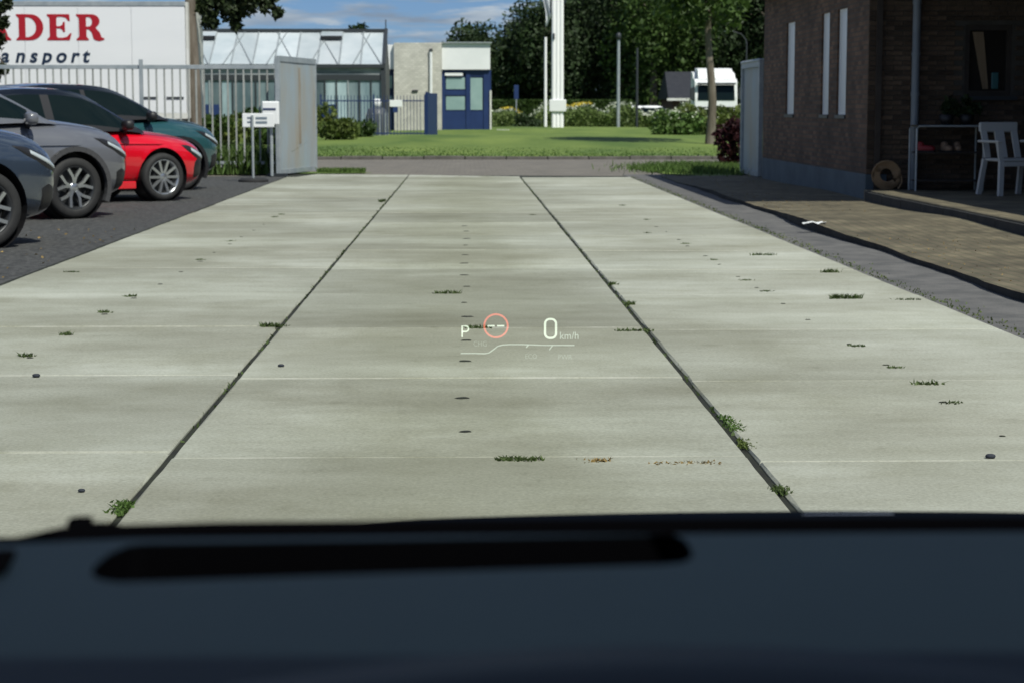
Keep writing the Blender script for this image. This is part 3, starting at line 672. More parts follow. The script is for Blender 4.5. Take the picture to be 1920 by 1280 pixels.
def make_wheel(parent, x, y, rad, side, style, rimm, darkm, barrel=None):
    wh = ob('wheel', None, parent, (x, y, rad))
    if side < 0: wh.rotation_euler = (0, 0, math.pi)
    wd = 0.11; rr = rad * (0.70 if style == 'double' else 0.73)
    prof = [(rr - .012, wd * .55), (rr, wd * .92), (rr + .02, wd), (rad - .035, wd), (rad - .008, wd * .8), (rad, wd * .45), (rad, -wd * .45), (rad - .008, -wd * .8), (rad - .035, -wd), (rr, -wd), (rr - .012, -wd * .5)]
    MB().lathe(prof, 48, 'Y', close=True).build('tyre', M_RUBBER, wh, True)
    ri = MB().lathe([(rr + .006, wd * .93), (rr - .012, wd * .90), (rr - .026, wd * .55), (rr - .03, -wd * .6), (rr + .004, -wd * .6)], 48, 'Y', close=True)
    o = ri.build('rim', darkm if style == 'double' else rimm, wh, True)
    MB().lathe([(0.0, -.02), (rr - .032, -.02), (rr - .032, -.035), (0.0, -.035)], 40, 'Y').build('brake_disc', darkm, wh)
    sp_ = MB(); n = 5
    if style == 'double':
        for k in range(n):
            a0 = 2 * math.pi * k / n + .3
            for d in (-1, 1):
                p = Vector((math.cos(a0 + d * .05) * .05, wd * .62, math.sin(a0 + d * .05) * .05)); m1 = Vector((math.cos(a0 + d * .16) * rr * .52, wd * .70, math.sin(a0 + d * .16) * rr * .52)); q = Vector((math.cos(a0 + d * .36) * (rr - .015), wd * .80, math.sin(a0 + d * .36) * (rr - .015)))
                sp_.bar(p, m1, 0.03, 0.03, (0, 1, 0)); sp_.bar(m1, q, 0.032, 0.03, (0, 1, 0))
    else:
        for k in range(10):
            a0 = 2 * math.pi * k / 10
            p = Vector((math.cos(a0) * .05, wd * .62, math.sin(a0) * .05)); q = Vector((math.cos(a0) * (rr - .012), wd * .78, math.sin(a0) * (rr - .012)))
            sp_.bar(p, q, 0.034, 0.03, (0, 1, 0))
    sp_.build('spokes', rimm, wh)
    MB().lathe([(0.0, wd * .72), (.045, wd * .70), (.062, wd * .6), (.062, wd * .3), (0.0, wd * .3)], 20, 'Y').build('hub_cap', rimm, wh, True)
    return wh

M_RIM = pbr('alloy_rim', (0.50, 0.52, 0.54), 0.28, metal=0.85)
M_RIMD = pbr('alloy_dark', (0.03, 0.032, 0.035), 0.4, metal=0.3)
M_SIDELAMP = pbr('chrome_strip', (0.6, 0.62, 0.64), 0.15, metal=0.9)

def make_car(name, label, wheel_xy, heading, kind, body_m, roof_m, wheel_style, rimm, cladding):
    if kind == 'crossover': L, H, HW, WR, FO, WB = 4.36, 1.565, 0.895, 0.34, 0.86, 2.64
    else: L, H, HW, WR, FO, WB = 3.98, 1.475, 0.865, 0.315, 0.80, 2.47
    rot = Matrix.Rotation(heading, 3, 'Z')
    TR = HW - 0.105
    base = Vector((wheel_xy[0], wheel_xy[1], -0.014)) - rot @ Vector((-FO, -TR, 0))
    car = thing(name, label, 'car', base, heading, 'cars parked along the driveway')
    # ---- lower body loft
    N, K = 64, 32
    xs = -L * (0.5 - 0.5 * np.cos(np.pi * np.arange(N) / (N - 1)))
    if kind == 'crossover':
        T = [0, -.05, -.15, -.35, -.70, -1.0, -1.30, -2.0, -3.3, -3.9, -4.2, -4.36]
        TZt = [.72, .83, .93, 1.00, 1.05, 1.085, 1.105, 1.085, 1.14, 1.15, 1.09, .92]
        TZb = [.36, .27, .22, .20, .20, .20, .20, .20, .20, .22, .28, .40]
        TW = [.50, .64, .75, .84, .89, .895, .88, .875, .89, .87, .80, .66]
    else:
        T = [0, -.05, -.15, -.35, -.70, -1.0, -1.25, -2.0, -3.0, -3.6, -3.85, -3.98]
        TZt = [.60, .70, .78, .84, .89, .93, .965, .97, 1.0, .99, .93, .80]
        TZb = [.34, .23, .18, .16, .16, .16, .16, .16, .17, .20, .26, .38]
        TW = [.50, .63, .73, .81, .855, .865, .855, .85, .86, .84, .77, .64]
    f = lambda V: sm_interp(-xs, [-t for t in T], V)
    zt, zb_, ww = f(TZt), f(TZb), f(TW)
    for wc in (-FO, -FO - WB): ww = ww + 0.035 * np.exp(-((xs - wc) / 0.30) ** 2) * (1 if kind == 'crossover' else 0.5)
    mb = MB()
    for i in range(N):
        mid, hh = (zt[i] + zb_[i]) / 2, (zt[i] - zb_[i]) / 2
        for j in range(K):
            t = 2 * math.pi * j / K
            c, s = math.cos(t), math.sin(t); n_ = 3.6
            y = ww[i] * math.copysign(abs(c) ** (2 / n_), c); z = mid + hh * math.copysign(abs(s) ** (2 / n_), s)
            if s > 0: z += 0.035 * (1 - (y / ww[i]) ** 2) - 0.01
            # waist: tuck below the shoulder
            y *= 1 - 0.035 * math.exp(-((z - (zb_[i] + .25 * (zt[i] - zb_[i]))) / .12) ** 2)
            mb.v.append((xs[i], y, z))
    for i in range(N - 1):
        for j in range(K): mb.f.append((i * K + j, i * K + (j + 1) % K, (i + 1) * K + (j + 1) % K, (i + 1) * K + j))
    mb.f.append(tuple(range(K - 1, -1, -1))); mb.f.append(tuple((N - 1) * K + j for j in range(K)))
    bme = mb.mesh('body', body_m)
    cut = MB()
    for wc in (-FO, -FO - WB):
        for sy in (-1, 1):
            prof = [(0, 0), (WR * 1.17, 0), (WR * 1.17, .34), (0, .34)]
            m_ = MB().lathe([(1e-4, -.17), (WR * 1.16, -.17), (WR * 1.16, .17), (1e-4, .17)], 40, 'Y', c=(wc, sy * (HW - .10), WR + .02))
            cut.add(m_.v, m_.f)
    cme = cut.mesh('cutter', M_BLACK)
    bme2 = boolean_cut(bme, cme, 'body')
    if len(bme2.polygons) < 200: bme2 = bme
    body = ob('body', bme2, car); smooth_angle(body, 35)
    # black wheel wells
    for wc in (-FO, -FO - WB):
        for sy in (-1, 1):
            wwl = MB().lathe([(0.02, 0), (WR * 1.15, 0), (WR * 1.155, .10), (WR * 1.15, .25)], 36, 'Y', c=(0, 0, 0))
            o = wwl.build('wheel_well', M_BLACK, car); o.location = (wc, sy * (HW - .265), WR + .02)
            if sy < 0: o.rotation_euler = (0, 0, math.pi)
            if cladding:
                pts = [Vector((wc + math.cos(a) * WR * 1.2, sy * (HW + .012 + .012 * 0), WR + .02 + math.sin(a) * WR * 1.2)) for a in np.linspace(-.45, math.pi + .45, 22)]
                ar = MB()
                for q in range(len(pts) - 1): ar.bar(pts[q], pts[q + 1], 0.055, 0.06, (0, 1, 0))
                ar.build('arch_cladding', cladding, car)
            make_wheel(car, wc, sy * TR, WR, sy, wheel_style, rimm, M_RIMD)
    # ---- cabin loft
    if kind == 'crossover':
        CT = [-.98, -1.05, -1.5, -1.85, -2.2, -2.9, -3.5, -4.0, -4.18]; CZ = [1.02, 1.07, 1.34, 1.51, 1.555, 1.56, 1.50, 1.34, 1.16]
        CB = [.74, .77, .80, .81, .815, .81, .80, .76, .70]; CR = [.72, .70, .64, .60, .585, .575, .56, .56, .60]
        wins = ((-1.75, -2.32), (-2.42, -3.05)); ws_end = -1.83; rw = -3.75
    else:
        CT = [-1.0, -1.07, -1.5, -1.78, -2.1, -2.7, -3.2, -3.65, -3.85]; CZ = [.91, .95, 1.23, 1.40, 1.46, 1.465, 1.42, 1.22, 1.0]
        CB = [.73, .755, .785, .79, .79, .79, .78, .74, .68]; CR = [.70, .68, .61, .575, .56, .555, .545, .54, .58]
        wins = ((-1.55, -2.35), (-2.45, -3.1)); ws_end = -1.80; rw = -3.3
    NU = 48; us = np.linspace(CT[0], CT[-1], NU)
    g = lambda V: sm_interp(-us, [-t for t in CT], V)
    cz, cb_, cr_ = g(CZ), g(CB), g(CR)
    beltz = np.interp(-us, [-t for t in T], TZt) - 0.05
    ring = []
    for i in range(NU):
        r_ = []
        z0, z1 = beltz[i], max(cz[i], beltz[i] + .02)
        for k in range(6): t = k / 5 * .88; r_.append((us[i], cb_[i] + (cr_[i] - cb_[i]) * t ** 1.15, z0 + (z1 - .02 - z0) * t))
        r_.append((us[i], cr_[i] - .02 * (z1 - z0), z1 - .035 * min(1, (z1 - z0) * 2)))
        for yy in (.9, .7, .45, .22): r_.append((us[i], cr_[i] * yy, z1 + .03 * (1 - yy * yy) - .012))
        r_.append((us[i], 0, z1 + .018))
        ring.append(r_ + [(x, -y, z) for x, y, z in r_[-2::-1]])
    KK = len(ring[0])
    parts = {}
    for i in range(NU - 1):
        um = (us[i] + us[i + 1]) / 2
        for k in range(KK - 1):
            kk = min(k, KK - 2 - k)
            if kk >= 7: nm = 'windscreen' if um > ws_end else ('rear_window' if um < rw else 'roof')
            elif kk >= 5: nm = 'roof_rail'
            else:
                inw = any(a >= um >= b for a, b in wins) or (um > wins[0][0] and um < CT[1] - .25)
                zq = cz[i] - beltz[i]
                nm = ('side_window' if inw and kk >= 1 else ('pillar' if kk >= 1 else 'pillar'))
                if nm == 'side_window': nm += '|%d|%d' % (k < KK // 2, 0 if um > wins[0][1] else 1)
            parts.setdefault(nm, []).append((ring[i][k], ring[i][k + 1], ring[i + 1][k + 1], ring[i + 1][k]))
    for nm, fs in parts.items():
        m = MB(); idx = {}
        for q in fs:
            f_ = []
            for p in q:
                if p not in idx: idx[p] = len(m.v); m.v.append(p)
                f_.append(idx[p])
            m.f.append(tuple(f_))
        base_nm = nm.split('|')[0]
        mt = {'windscreen': M_GLASSDARK, 'rear_window': M_GLASSDARK, 'side_window': M_GLASSDARK, 'roof': roof_m, 'roof_rail': roof_m, 'pillar': M_BLACK if roof_m != body_m else body_m}[base_nm]
        m.build(base_nm, mt, car, True)
    # ---- details: patches that follow the body surface
    rx_, rzt, rzb, rw_ = xs[::-1], zt[::-1], zb_[::-1], ww[::-1]
    def ysurf(x, z):
        t_, b_, w_ = np.interp(x, rx_, rzt), np.interp(x, rx_, rzb), np.interp(x, rx_, rw_)
        sN = min(.999, abs(z - (t_ + b_) / 2) / ((t_ - b_) / 2))
        y = w_ * (1 - sN ** 3.6) ** (1 / 3.6)
        return y * (1 - 0.035 * math.exp(-((z - (b_ + .25 * (t_ - b_))) / .12) ** 2))
    def patch(pname, lower, upper, m, sy, off=.006, nu=14, nv=5, parent=None):
        pm = MB(); lo_, up_ = np.array(lower), np.array(upper); tl_, tu_ = np.linspace(0, 1, len(lower)), np.linspace(0, 1, len(upper))
        for i in range(nu + 1):
            u = i / nu; p0 = np.array([np.interp(u, tl_, lo_[:, k]) for k in (0, 1)]); p1 = np.array([np.interp(u, tu_, up_[:, k]) for k in (0, 1)])
            for j in range(nv + 1):
                p = p0 + (p1 - p0) * j / nv; e = off * (1 if 0 < i < nu and 0 < j < nv else -.5)
                pm.v.append((p[0] + e, sy * (ysurf(p[0], p[1]) + e), p[1]))
        for i in range(nu):
            for j in range(nv): a_ = i * (nv + 1) + j; pm.f.append((a_, a_ + 1, a_ + nv + 2, a_ + nv + 1))
        return pm.build(pname, m, parent or car, True)
    cx_ = kind == 'crossover'
    for sy in (-1, 1):
        if cx_: lo1, up1 = [(-.05, .63), (-.20, .68), (-.42, .79), (-.56, .875)], [(-.06, .70), (-.20, .79), (-.42, .87), (-.57, .885)]
        else: lo1, up1 = [(-.06, .50), (-.16, .52), (-.34, .62), (-.46, .715)], [(-.05, .60), (-.16, .66), (-.34, .725), (-.47, .73)]
        hl = patch('headlight', lo1, up1, M_BLACK, sy, .007)
        mid = lambda f_: [tuple(np.array(a_) + (np.array(b_) - np.array(a_)) * f_) for a_, b_ in zip(lo1, up1)]
        patch('lamp_lens', mid(.30)[:-1], mid(.85)[:-1], M_LAMP, sy, .012, parent=hl)
        patch('bumper_vent', [(-.10, .30), (-.17, .27), (-.26, .27)], [(-.08, .52), (-.17, .55), (-.26, .50)], M_BLACK, sy, .006)
        for xd in (-1.36, -2.42):
            zz0, zz1 = (.27, .98) if cx_ else (.24, .90)
            patch('door_seam', [(xd, zz0), (xd - .006, zz0)], [(xd - .03, zz1), (xd - .036, zz1)], M_BLACK, sy, .002, 2, 14)
        patch('side_crease', [(-.75, .80 if cx_ else .74), (-2.2, .80 if cx_ else .755), (-3.4, .84 if cx_ else .78)], [(-.75, .812 if cx_ else .752), (-2.2, .815 if cx_ else .77), (-3.4, .86 if cx_ else .80)], body_m, sy, .014, 24, 3)
        tl = MB().ellipsoid((0, 0, 0), (.16, .04, .08), 14, 8, .8).build('tail_light', pbr('tail_red', (.3, .01, .01), .2), car, True)
        tl.location = (-L + .2, sy * .74, .95 if cx_ else .8); tl.rotation_euler = (0, 0, sy * R(35))
        mx_ = -1.42 if cx_ else -1.38; mzz = 1.10 if cx_ else 1.0
        mi = MB().ellipsoid((0, 0, 0), (.07, .105, .068), 14, 8, .62).build('mirror', M_BLACK if roof_m != body_m else body_m, car, True)
        mi.location = (mx_, sy * (HW + .06), mzz); mi.rotation_euler = (0, 0, sy * R(12))
        MB().bar((0, -sy * .08, -.05), (.02, -sy * .20, -.09), .05, .04).build('mirror_arm', M_BLACK, mi)
        patch('door_handle', [(-2.16, .86), (-2.34, .865)], [(-2.16, .885), (-2.34, .89)], body_m, sy, .022, 6, 3)
        sl = MB().box((-FO - WB + WR * 1.3, -.02, .17), (-FO - WR * 1.3, .02, .27), .01).build('sill', cladding or body_m, car); sl.location = (0, sy * (HW - .05), 0)
    # bonnet shut line and bonnet crease on the upper surface
    def ztop(x, y):
        t_, b_, w_ = np.interp(x, rx_, rzt), np.interp(x, rx_, rzb), np.interp(x, rx_, rw_)
        q = min(.98, abs(y) / w_); return (t_ + b_) / 2 + (t_ - b_) / 2 * (1 - q ** 3.6) ** (1 / 3.6) + .035 * (1 - q * q) - .01
    for sy in (-1, 1):
        sm = MB()
        for i in range(17):
            x = -.30 - .72 * i / 16; y = sy * (.60 + .10 * i / 16)
            sm.v += [(x, y, ztop(x, y) + .003), (x, y + sy * .012, ztop(x, y + sy * .012) + .003)]
        for i in range(16): sm.f.append((2 * i, 2 * i + 1, 2 * i + 3, 2 * i + 2))
        sm.build('bonnet_seam', M_BLACK, car)
    gr = MB().ellipsoid((0, 0, 0), (.05, .42, .11), 16, 8, .6).build('grille', M_BLACK, car, True); gr.location = (-.015, 0, .47)
    np_ = MB().box((-.01, -.26, -.055), (.01, .26, .055)).build('number_plate', pbr('plate_yellow', (.55, .38, .02), .5), car); np_.location = (.045, 0, .45)
    return car

P_SLATE = paint('paint_slate_blue', (0.028, 0.040, 0.060)); P_GREY = paint('paint_satin_grey', (0.115, 0.12, 0.135), .42); P_RED = paint('paint_red', (0.60, 0.004, 0.016), .3); P_TEAL = paint('paint_teal', (0.018, 0.068, 0.076), .3)
P_BLK = paint('paint_black', (0.008, 0.010, 0.012), .25)
M_CLAD = pbr('grey_cladding', (0.05, 0.05, 0.053), .6)
TH = R(42)
def wheel_at(px, py): g = G(px, py, -.014); return (g.x, g.y)
make_car('crossover_car', 'slate blue car nearest the camera, only its nose showing beside the slabs', wheel_at(-32, 466), TH, 'crossover', P_SLATE, P_SLATE, 'double', M_RIM, None)
make_car('crossover_car', 'grey crossover car with dark wheel arches between the slate and red cars', wheel_at(134, 410), TH, 'crossover', P_GREY, P_GREY, 'double', M_RIM, M_CLAD)
make_car('hatchback_car', 'bright red hatchback car with black roof and ten spoke wheels', wheel_at(301, 377), TH, 'hatch', P_RED, P_BLK, 'ten', M_RIM, None)
make_car('crossover_car', 'teal car with black roof parked farthest, beyond the red hatchback', wheel_at(336, 357), TH, 'crossover', P_TEAL, P_BLK, 'double', M_RIM, M_BLACK)

# --- white lettered trailer
TY = 45.0
def Tt(px, py): return P(px, py, TY)
tr = thing('semi_trailer', 'white box trailer with red and navy lettering standing behind the steel fence', 'trailer', (Tt(347, 0).x, TY, 0))
def tpart(mb, name, m, parent=None, smooth=False):
    o = mb.build(name, m, parent or tr, smooth)
    if parent is None: o.location = (-tr.location.x, -TY, 0)
    return o
TX1 = Tt(347, 0).x; TX0 = TX1 - 13.4; tz0, tz1 = Tt(0, 222).z, Tt(0, 4).z
tpart(MB().box((TX0, TY + .01, tz0), (TX1, TY + 2.5, tz1), .02), 'box_body', M_TRAILER)
for k in range(11): tpart(MB().box((TX1 - .02 - 1.2 * (k + 1) + .004, TY - .006, tz0 + .12), (TX1 - .02 - 1.2 * k - .004, TY + .008, tz1 - .10)), 'side_panel', M_TRAILER)
tpart(MB().box((TX0, TY - .02, tz1 - .09), (TX1, TY + .008, tz1 + .015), .006), 'top_rail', M_GALV)
tpart(MB().box((TX0, TY - .02, tz0 - .02), (TX1, TY + .008, tz0 + .11), .006), 'bottom_rail', M_DIRTWHITE)
tpart(MB().box((TX1 + .002, TY - .01, tz0), (TX1 + .06, TY + 2.5, tz1)), 'end_frame', M_DIRTWHITE)
for (xa, xb) in ((262, 292), (309, 341)): tpart(MB().box((Tt(xa, 0).x, TY - .025, Tt(0, 186).z), (Tt(xb, 0).x, TY - .007, Tt(0, 182).z)), 'lashing_strip', M_DARKSTEEL)
tpart(MB().box((TX0 + .3, TY + .5, tz0 - .28), (TX1 - .2, TY + .65, tz0 - .021)).box((TX0 + .3, TY + 1.8, tz0 - .28), (TX1 - .2, TY + 1.95, tz0 - .021)), 'chassis', M_DARKSTEEL)
tpart(MB().box((TX1 - 9, TY + .1, .45), (TX1 - 5.2, TY + .16, .85)), 'side_guard', M_GALV)
for k in range(3):
    for yy in (TY + .30, TY + 2.2):
        w_ = tpart(MB().lathe([(.28, -.14), (.46, -.15), (.50, -.10), (.50, .10), (.46, .15), (.28, .14)], 32, 'Y', close=True), 'wheel', M_RUBBER, smooth=True); w_.location = (TX0 + 2.2 + k * 1.31 - tr.location.x, yy - TY, .48)
        MB().lathe([(0, -.06), (.285, -.10), (.285, .10), (0, .06)], 24, 'Y').build('rim', M_DIRTWHITE, w_, True)
for yy in (.35, 2.1): tpart(MB().box((TX1 - 2.6, TY + yy, -.02), (TX1 - 2.45, TY + yy + .12, tz0 - .02)).box((TX1 - 2.7, TY + yy - .06, -.022), (TX1 - 2.35, TY + yy + .18, .02)), 'landing_leg', M_DARKSTEEL)
# lettering
M_REDINK = pbr('red_vinyl', (0.36, 0.004, 0.014), .5); M_NAVYINK = pbr('navy_vinyl', (0.006, 0.020, 0.05), .5)
def arc(cx, cy, rx, ry, a0, a1, n=12): return [(cx + rx * math.cos(R(a0 + (a1 - a0) * i / n)), cy + ry * math.sin(R(a0 + (a1 - a0) * i / n))) for i in range(n + 1)]
GLY = {
 'D': [[(0, 1), (.0, .95), (.1, .86), (.1, .14), (0, .05), (0, 0), (.45, 0)] + arc(.55, .5, .50, .50, -90, 90, 16)[1:-1] + [(.45, 1)],
       [(.36, .88)] + arc(.42, .5, .35, .38, 90, -90, 14) + [(.36, .12)]],
 'E': [[(0, 1), (0, .95), (.1, .86), (.1, .14), (0, .05), (0, 0), (.88, 0), (.96, .27), (.90, .27), (.78, .14), (.62, .10), (.42, .10), (.37, .15), (.37, .46), (.50, .46), (.60, .40), (.63, .32), (.70, .32), (.70, .70), (.63, .70), (.60, .60), (.50, .54), (.37, .54), (.37, .85), (.42, .90), (.60, .90), (.74, .86), (.84, .74), (.90, .74), (.88, 1)]],
 'R': [[(0, 1), (0, .95), (.1, .86), (.1, .14), (0, .05), (0, 0), (.45, 0), (.45, .05), (.37, .14), (.37, .42), (.46, .42), (.56, .30), (.62, .06), (.70, .0), (.84, -.03), (1.02, .02), (1.02, .08), (.92, .12), (.86, .30), (.72, .46)] + arc(.56, .735, .30, .265, -55, 90, 12),
       [(.36, .89)] + arc(.46, .71, .12, .18, 90, -90, 10) + [(.36, .53)]],
 'A': [[(.30, 1), (.62, 1), (.90, .14), (1.0, .05), (1.0, 0), (.55, 0), (.55, .05), (.64, .12), (.60, .24), (.28, .24), (.24, .12), (.33, .05), (.33, 0), (-.06, 0), (-.06, .05), (.04, .14)], [(.32, .33), (.57, .33), (.445, .74)]],
}
for ch, xa, xb in (('A', -36, 19), ('D', 29, 80), ('E', 87, 133), ('R', 142, 194)):
    x0, x1, z0, z1 = Tt(xa, 0).x, Tt(xb, 0).x, Tt(0, 76).z, Tt(0, 27).z
    lp = GLY[ch]; mxx = max(p[0] for p in lp[0]); mnx = min(p[0] for p in lp[0])
    me = curve_mesh([[((p[0] - mnx) / (mxx - mnx) * (x1 - x0), p[1] * (z1 - z0)) for p in l_] for l_ in lp], .003, M_REDINK, 'letter')
    o = ob('letter', me, tr, (x0 - tr.location.x, -.012, z0)); o.rotation_euler = (R(90), 0, 0)
zb0 = Tt(0, 117).z; xh = Tt(0, 98).z - zb0
for ch, xc in (('a', 5), ('n', 34), ('s', 59), ('p', 84), ('o', 111), ('r', 136), ('t', 157)):
    me = text_mesh(ch, xh / 0.52, .003, M_NAVYINK, 'letter', shear=.22, off=.012, align='CENTER')
    o = ob('letter', me, tr, (Tt(xc, 0).x - tr.location.x, -.012, zb0)); o.rotation_euler = (R(90), 0, 0)

# --- white truck cab(s)
def truck(px0, px1, Y, label):
    x0, x1 = P(px0, 0, Y).x, P(px1, 0, Y).x; cx = (x0 + x1) / 2; k = (x1 - x0) / 2.45
    t = thing('truck', label, 'truck', (cx, Y, 0)); t.scale = (k, k, k)
    W = 1.22
    prof = [(0.0, .45), (-.06, 1.0), (-.04, 1.9), (.10, 2.75), (.35, 2.95), (2.1, 2.95), (2.1, .45)]
    c = MB().prism([(p[0], p[1]) for p in prof], 'X', -W, W).build('cab', M_WHITE, t)
    spo = MB().prism([(.30, 2.951), (.55, 3.38), (1.0, 3.55), (2.1, 3.6), (2.1, 2.951)], 'X', -W * .82, W * .82).build('roof_deflector', M_WHITE, t)
    MB().prism([(.9, 2.953), (1.3, 3.3), (2.1, 3.4), (2.1, 2.953)], 'X', -W * 1.0, -W * .83).prism([(.9, 2.953), (1.3, 3.3), (2.1, 3.4), (2.1, 2.953)], 'X', W * .83, W).build('side_fairing', M_WHITE, t)['kind'] = 'stuff'
    MB().add([(-W * .88, -.075, 1.72), (W * .88, -.075, 1.72), (W * .86, .055, 2.60), (-W * .86, .055, 2.60)], [(0, 1, 2, 3)]).add([(-W * .88, -.05, 1.72), (W * .88, -.05, 1.72), (W * .86, .08, 2.60), (-W * .86, .08, 2.60)], [(3, 2, 1, 0)]).build('windscreen', M_GLASSDARK, t)
    MB().box((-W * .9, -.30, 2.62), (W * .9, -.0, 2.72)).build('sun_visor', M_DARKSTEEL, t)
    g = MB().box((-W * .8, -.10, .75), (W * .8, -.07, 1.35), .01).build('grille', M_DARKSTEEL, t)
    for i in range(4): MB().box((-W * .78, -.125, .82 + i * .13), (W * .78, -.101, .88 + i * .13)).build('grille_bar', M_DIRTWHITE, g)
    MB().box((-W, -.14, .32), (W, .2, .70), .03).build('bumper', M_WHITE, t)
    for s in (-1, 1):
        MB().box((s * W * .8 - .16, -.155, .48), (s * W * .8 + .16, -.141, .62)).build('headlight', M_LAMP, t)
        m_ = MB().box((s * (W + .18) - .11, -.12, 1.75), (s * (W + .18) + .11, .05, 2.45), .03).build('mirror', M_DARKSTEEL, t)
        MB().box((s * W - .01 if s > 0 else s * W - .012, .25, 1.7), (s * W + .012, 1.2, 2.5)).build('side_window', M_GLASSDARK, t)
        for yy in (1.1, 4.6):
            w_ = MB().lathe([(.28, -.14), (.46, -.15), (.50, -.1), (.50, .1), (.46, .15), (.28, .14)], 28, 'X' if 0 else 'Y', close=True).build('wheel', M_RUBBER, t, True)
            w_.location = (s * (W - .18), yy, .5); w_.rotation_euler = (0, 0, R(90))
            MB().lathe([(0, -.1), (.285, -.1), (.285, .1), (0, .1)], 24, 'Y').build('rim', M_DIRTWHITE, w_)
    MB().box((-.45, 2.11, .55), (.45, 5.6, .95)).build('chassis', M_DARKSTEEL, t)
    return t
truck(1305, 1385, 112, 'white truck cab seen head on behind the lawn tree')

# ================================================================== FENCES, GATES, SIGNS
FY = 36.2
fx1 = P(524, 0, FY).x; fx0 = -9.6; ft = P(0, 122, FY).z
fe = thing('steel_fence', 'galvanised steel picket fence in front of the white trailer', 'fence', (fx0, FY, 0))
def fpart(mb, name, m, parent=fe, base=(fx0, FY)):
    o = mb.build(name, m, parent); o.location = (-base[0], -base[1], 0); return o
pk = MB().box((-.016, -.012, 0), (.016, .012, ft - .17), .004).mesh('picket', M_FENCE)
nP = int((fx1 - fx0) / .144)
for i in range(nP):
    ob('picket', pk, fe, (fx1 - .1 - i * .144 - fx0, random.uniform(-.003, .003), .13))
fpart(MB().box((fx0, FY - .02, ft - .075), (fx1 - .04, FY + .02, ft), .004), 'top_rail', M_GALV)
fpart(MB().box((fx0, FY - .02, .18), (fx1 - .04, FY + .02, .24), .004), 'bottom_rail', M_GALV)
for px in (262,): fpart(MB().box((P(px, 0, FY).x - .035, FY - .06, -.02), (P(px, 0, FY).x + .035, FY - .021, ft + .10), .005), 'post', M_GALV)
fpart(MB().box((fx0 - .04, FY - .05, -.02), (fx0 + .04, FY + .05, ft + .06), .005), 'post', M_GALV)

M_GATESHEET = pbr('weathered_gate_sheet', (0.34, 0.40, 0.43), .55, c2=(0.36, 0.33, 0.27), scale=1.3, stretch=(1, 1, .35), lo=.42, hi=.72, metal=.1)
M_RUST = pbr('rust_streak', (0.24, 0.19, 0.13), .9, c2=(0.34, 0.33, 0.29), scale=5, stretch=(1, 1, .2))
def gate(name, label, A, B, h, sheet_m, sheets):
    A, B = Vector((A[0], A[1], 0)), Vector((B[0], B[1], 0)); d = B - A; L = d.length; an = math.atan2(d.y, d.x)
    g = thing(name, label, 'gate', A, an, 'sliding yard gate leaves')
    MB().box((0, -.04, 0.02), (.08, .04, h), .006).box((L - .08, -.04, .02), (L, .04, h), .006).box((.08, -.04, .02), (L - .08, .04, .10)).box((.08, -.04, h - .10), (L - .08, .04, h - .001)).build('frame', M_GALV, g)
    n = sheets; w = (L - .16) / n
    for i in range(n): MB().box((.08 + i * w + .003, -.026 + .003 * (i % 2), .101), (.08 + (i + 1) * w - .003, -.010, h - .101)).build('sheet', sheet_m, g)
    return g, L
g1, L1 = gate('gate_leaf', 'open grey sheet gate leaf with rust streaks at the fence end', (-3.36, 35.45), (-2.88, 38.0), 2.14, M_GATESHEET, 3)
MB().box((L1 * .52, -.0312, .55), (L1 * .57, -.0265, 1.95)).build('rust_streak', M_RUST, g1)
MB().box((-.12, -.16, -.01), (0.06, .16, .04)).build('foot_plate', M_DARKSTEEL, g1)
g2, L2 = gate('gate_leaf', 'open grey gate leaf standing at the far corner of the brick building', (5.13, 34.05), (5.13, 36.3), 2.02, M_GATESHEET, 3)
for sgn in (1,): MB().box((0.0, -.055, 2.0), (L2, .055, 2.06), .02).build('cap_rail', M_GALV, g2)

# mailbox on the gate post and sign on a stand
mbx = P(508, 235, 35.2)
ml = thing('mailbox', 'white mailbox with dark slot fixed beside the gate leaf', 'mailbox', (mbx.x, 35.2, mbx.z))
MB().box((-.15, -.10, 0), (.15, .10, .42), .02).build('body', M_WHITE, ml)
MB().box((-.125, -.112, .27), (.10, -.1005, .30)).build('slot', M_NAVY, ml)
MB().tube([(0.0, .06, .05), (.0, .06, -mbx.z)], .03, 8).build('post', M_GALV, ml)
sg = G(475, 341, -.012)
sn = thing('sign_stand', 'small white sign on a grey post with round base before the fence', 'sign', sg)
MB().lathe([(0, 0), (.25, 0), (.25, .03), (.20, .06), (0, .06)], 28, 'Z').build('base', M_RUBBER, sn)
MB().tube([(0, 0, .05), (0, 0, 1.10)], .022, 10).build('post', M_GALV, sn)
sp0 = MB().box((-.17, .024, .90), (.36, .045, 1.13), .006).build('panel', M_WHITE, sn)
M_GREYINK = pbr('grey_ink', (0.16, 0.20, 0.24), .6)
for xa, xb, za, zb2 in ((-.09, .02, 1.04, 1.07), (.05, .24, 1.03, 1.07), (-.09, .02, .97, 1.0), (.05, .24, .96, 1.0)): MB().box((xa, .0195, za), (xb, .0238, zb2)).build('print', M_GREYINK, sp0)

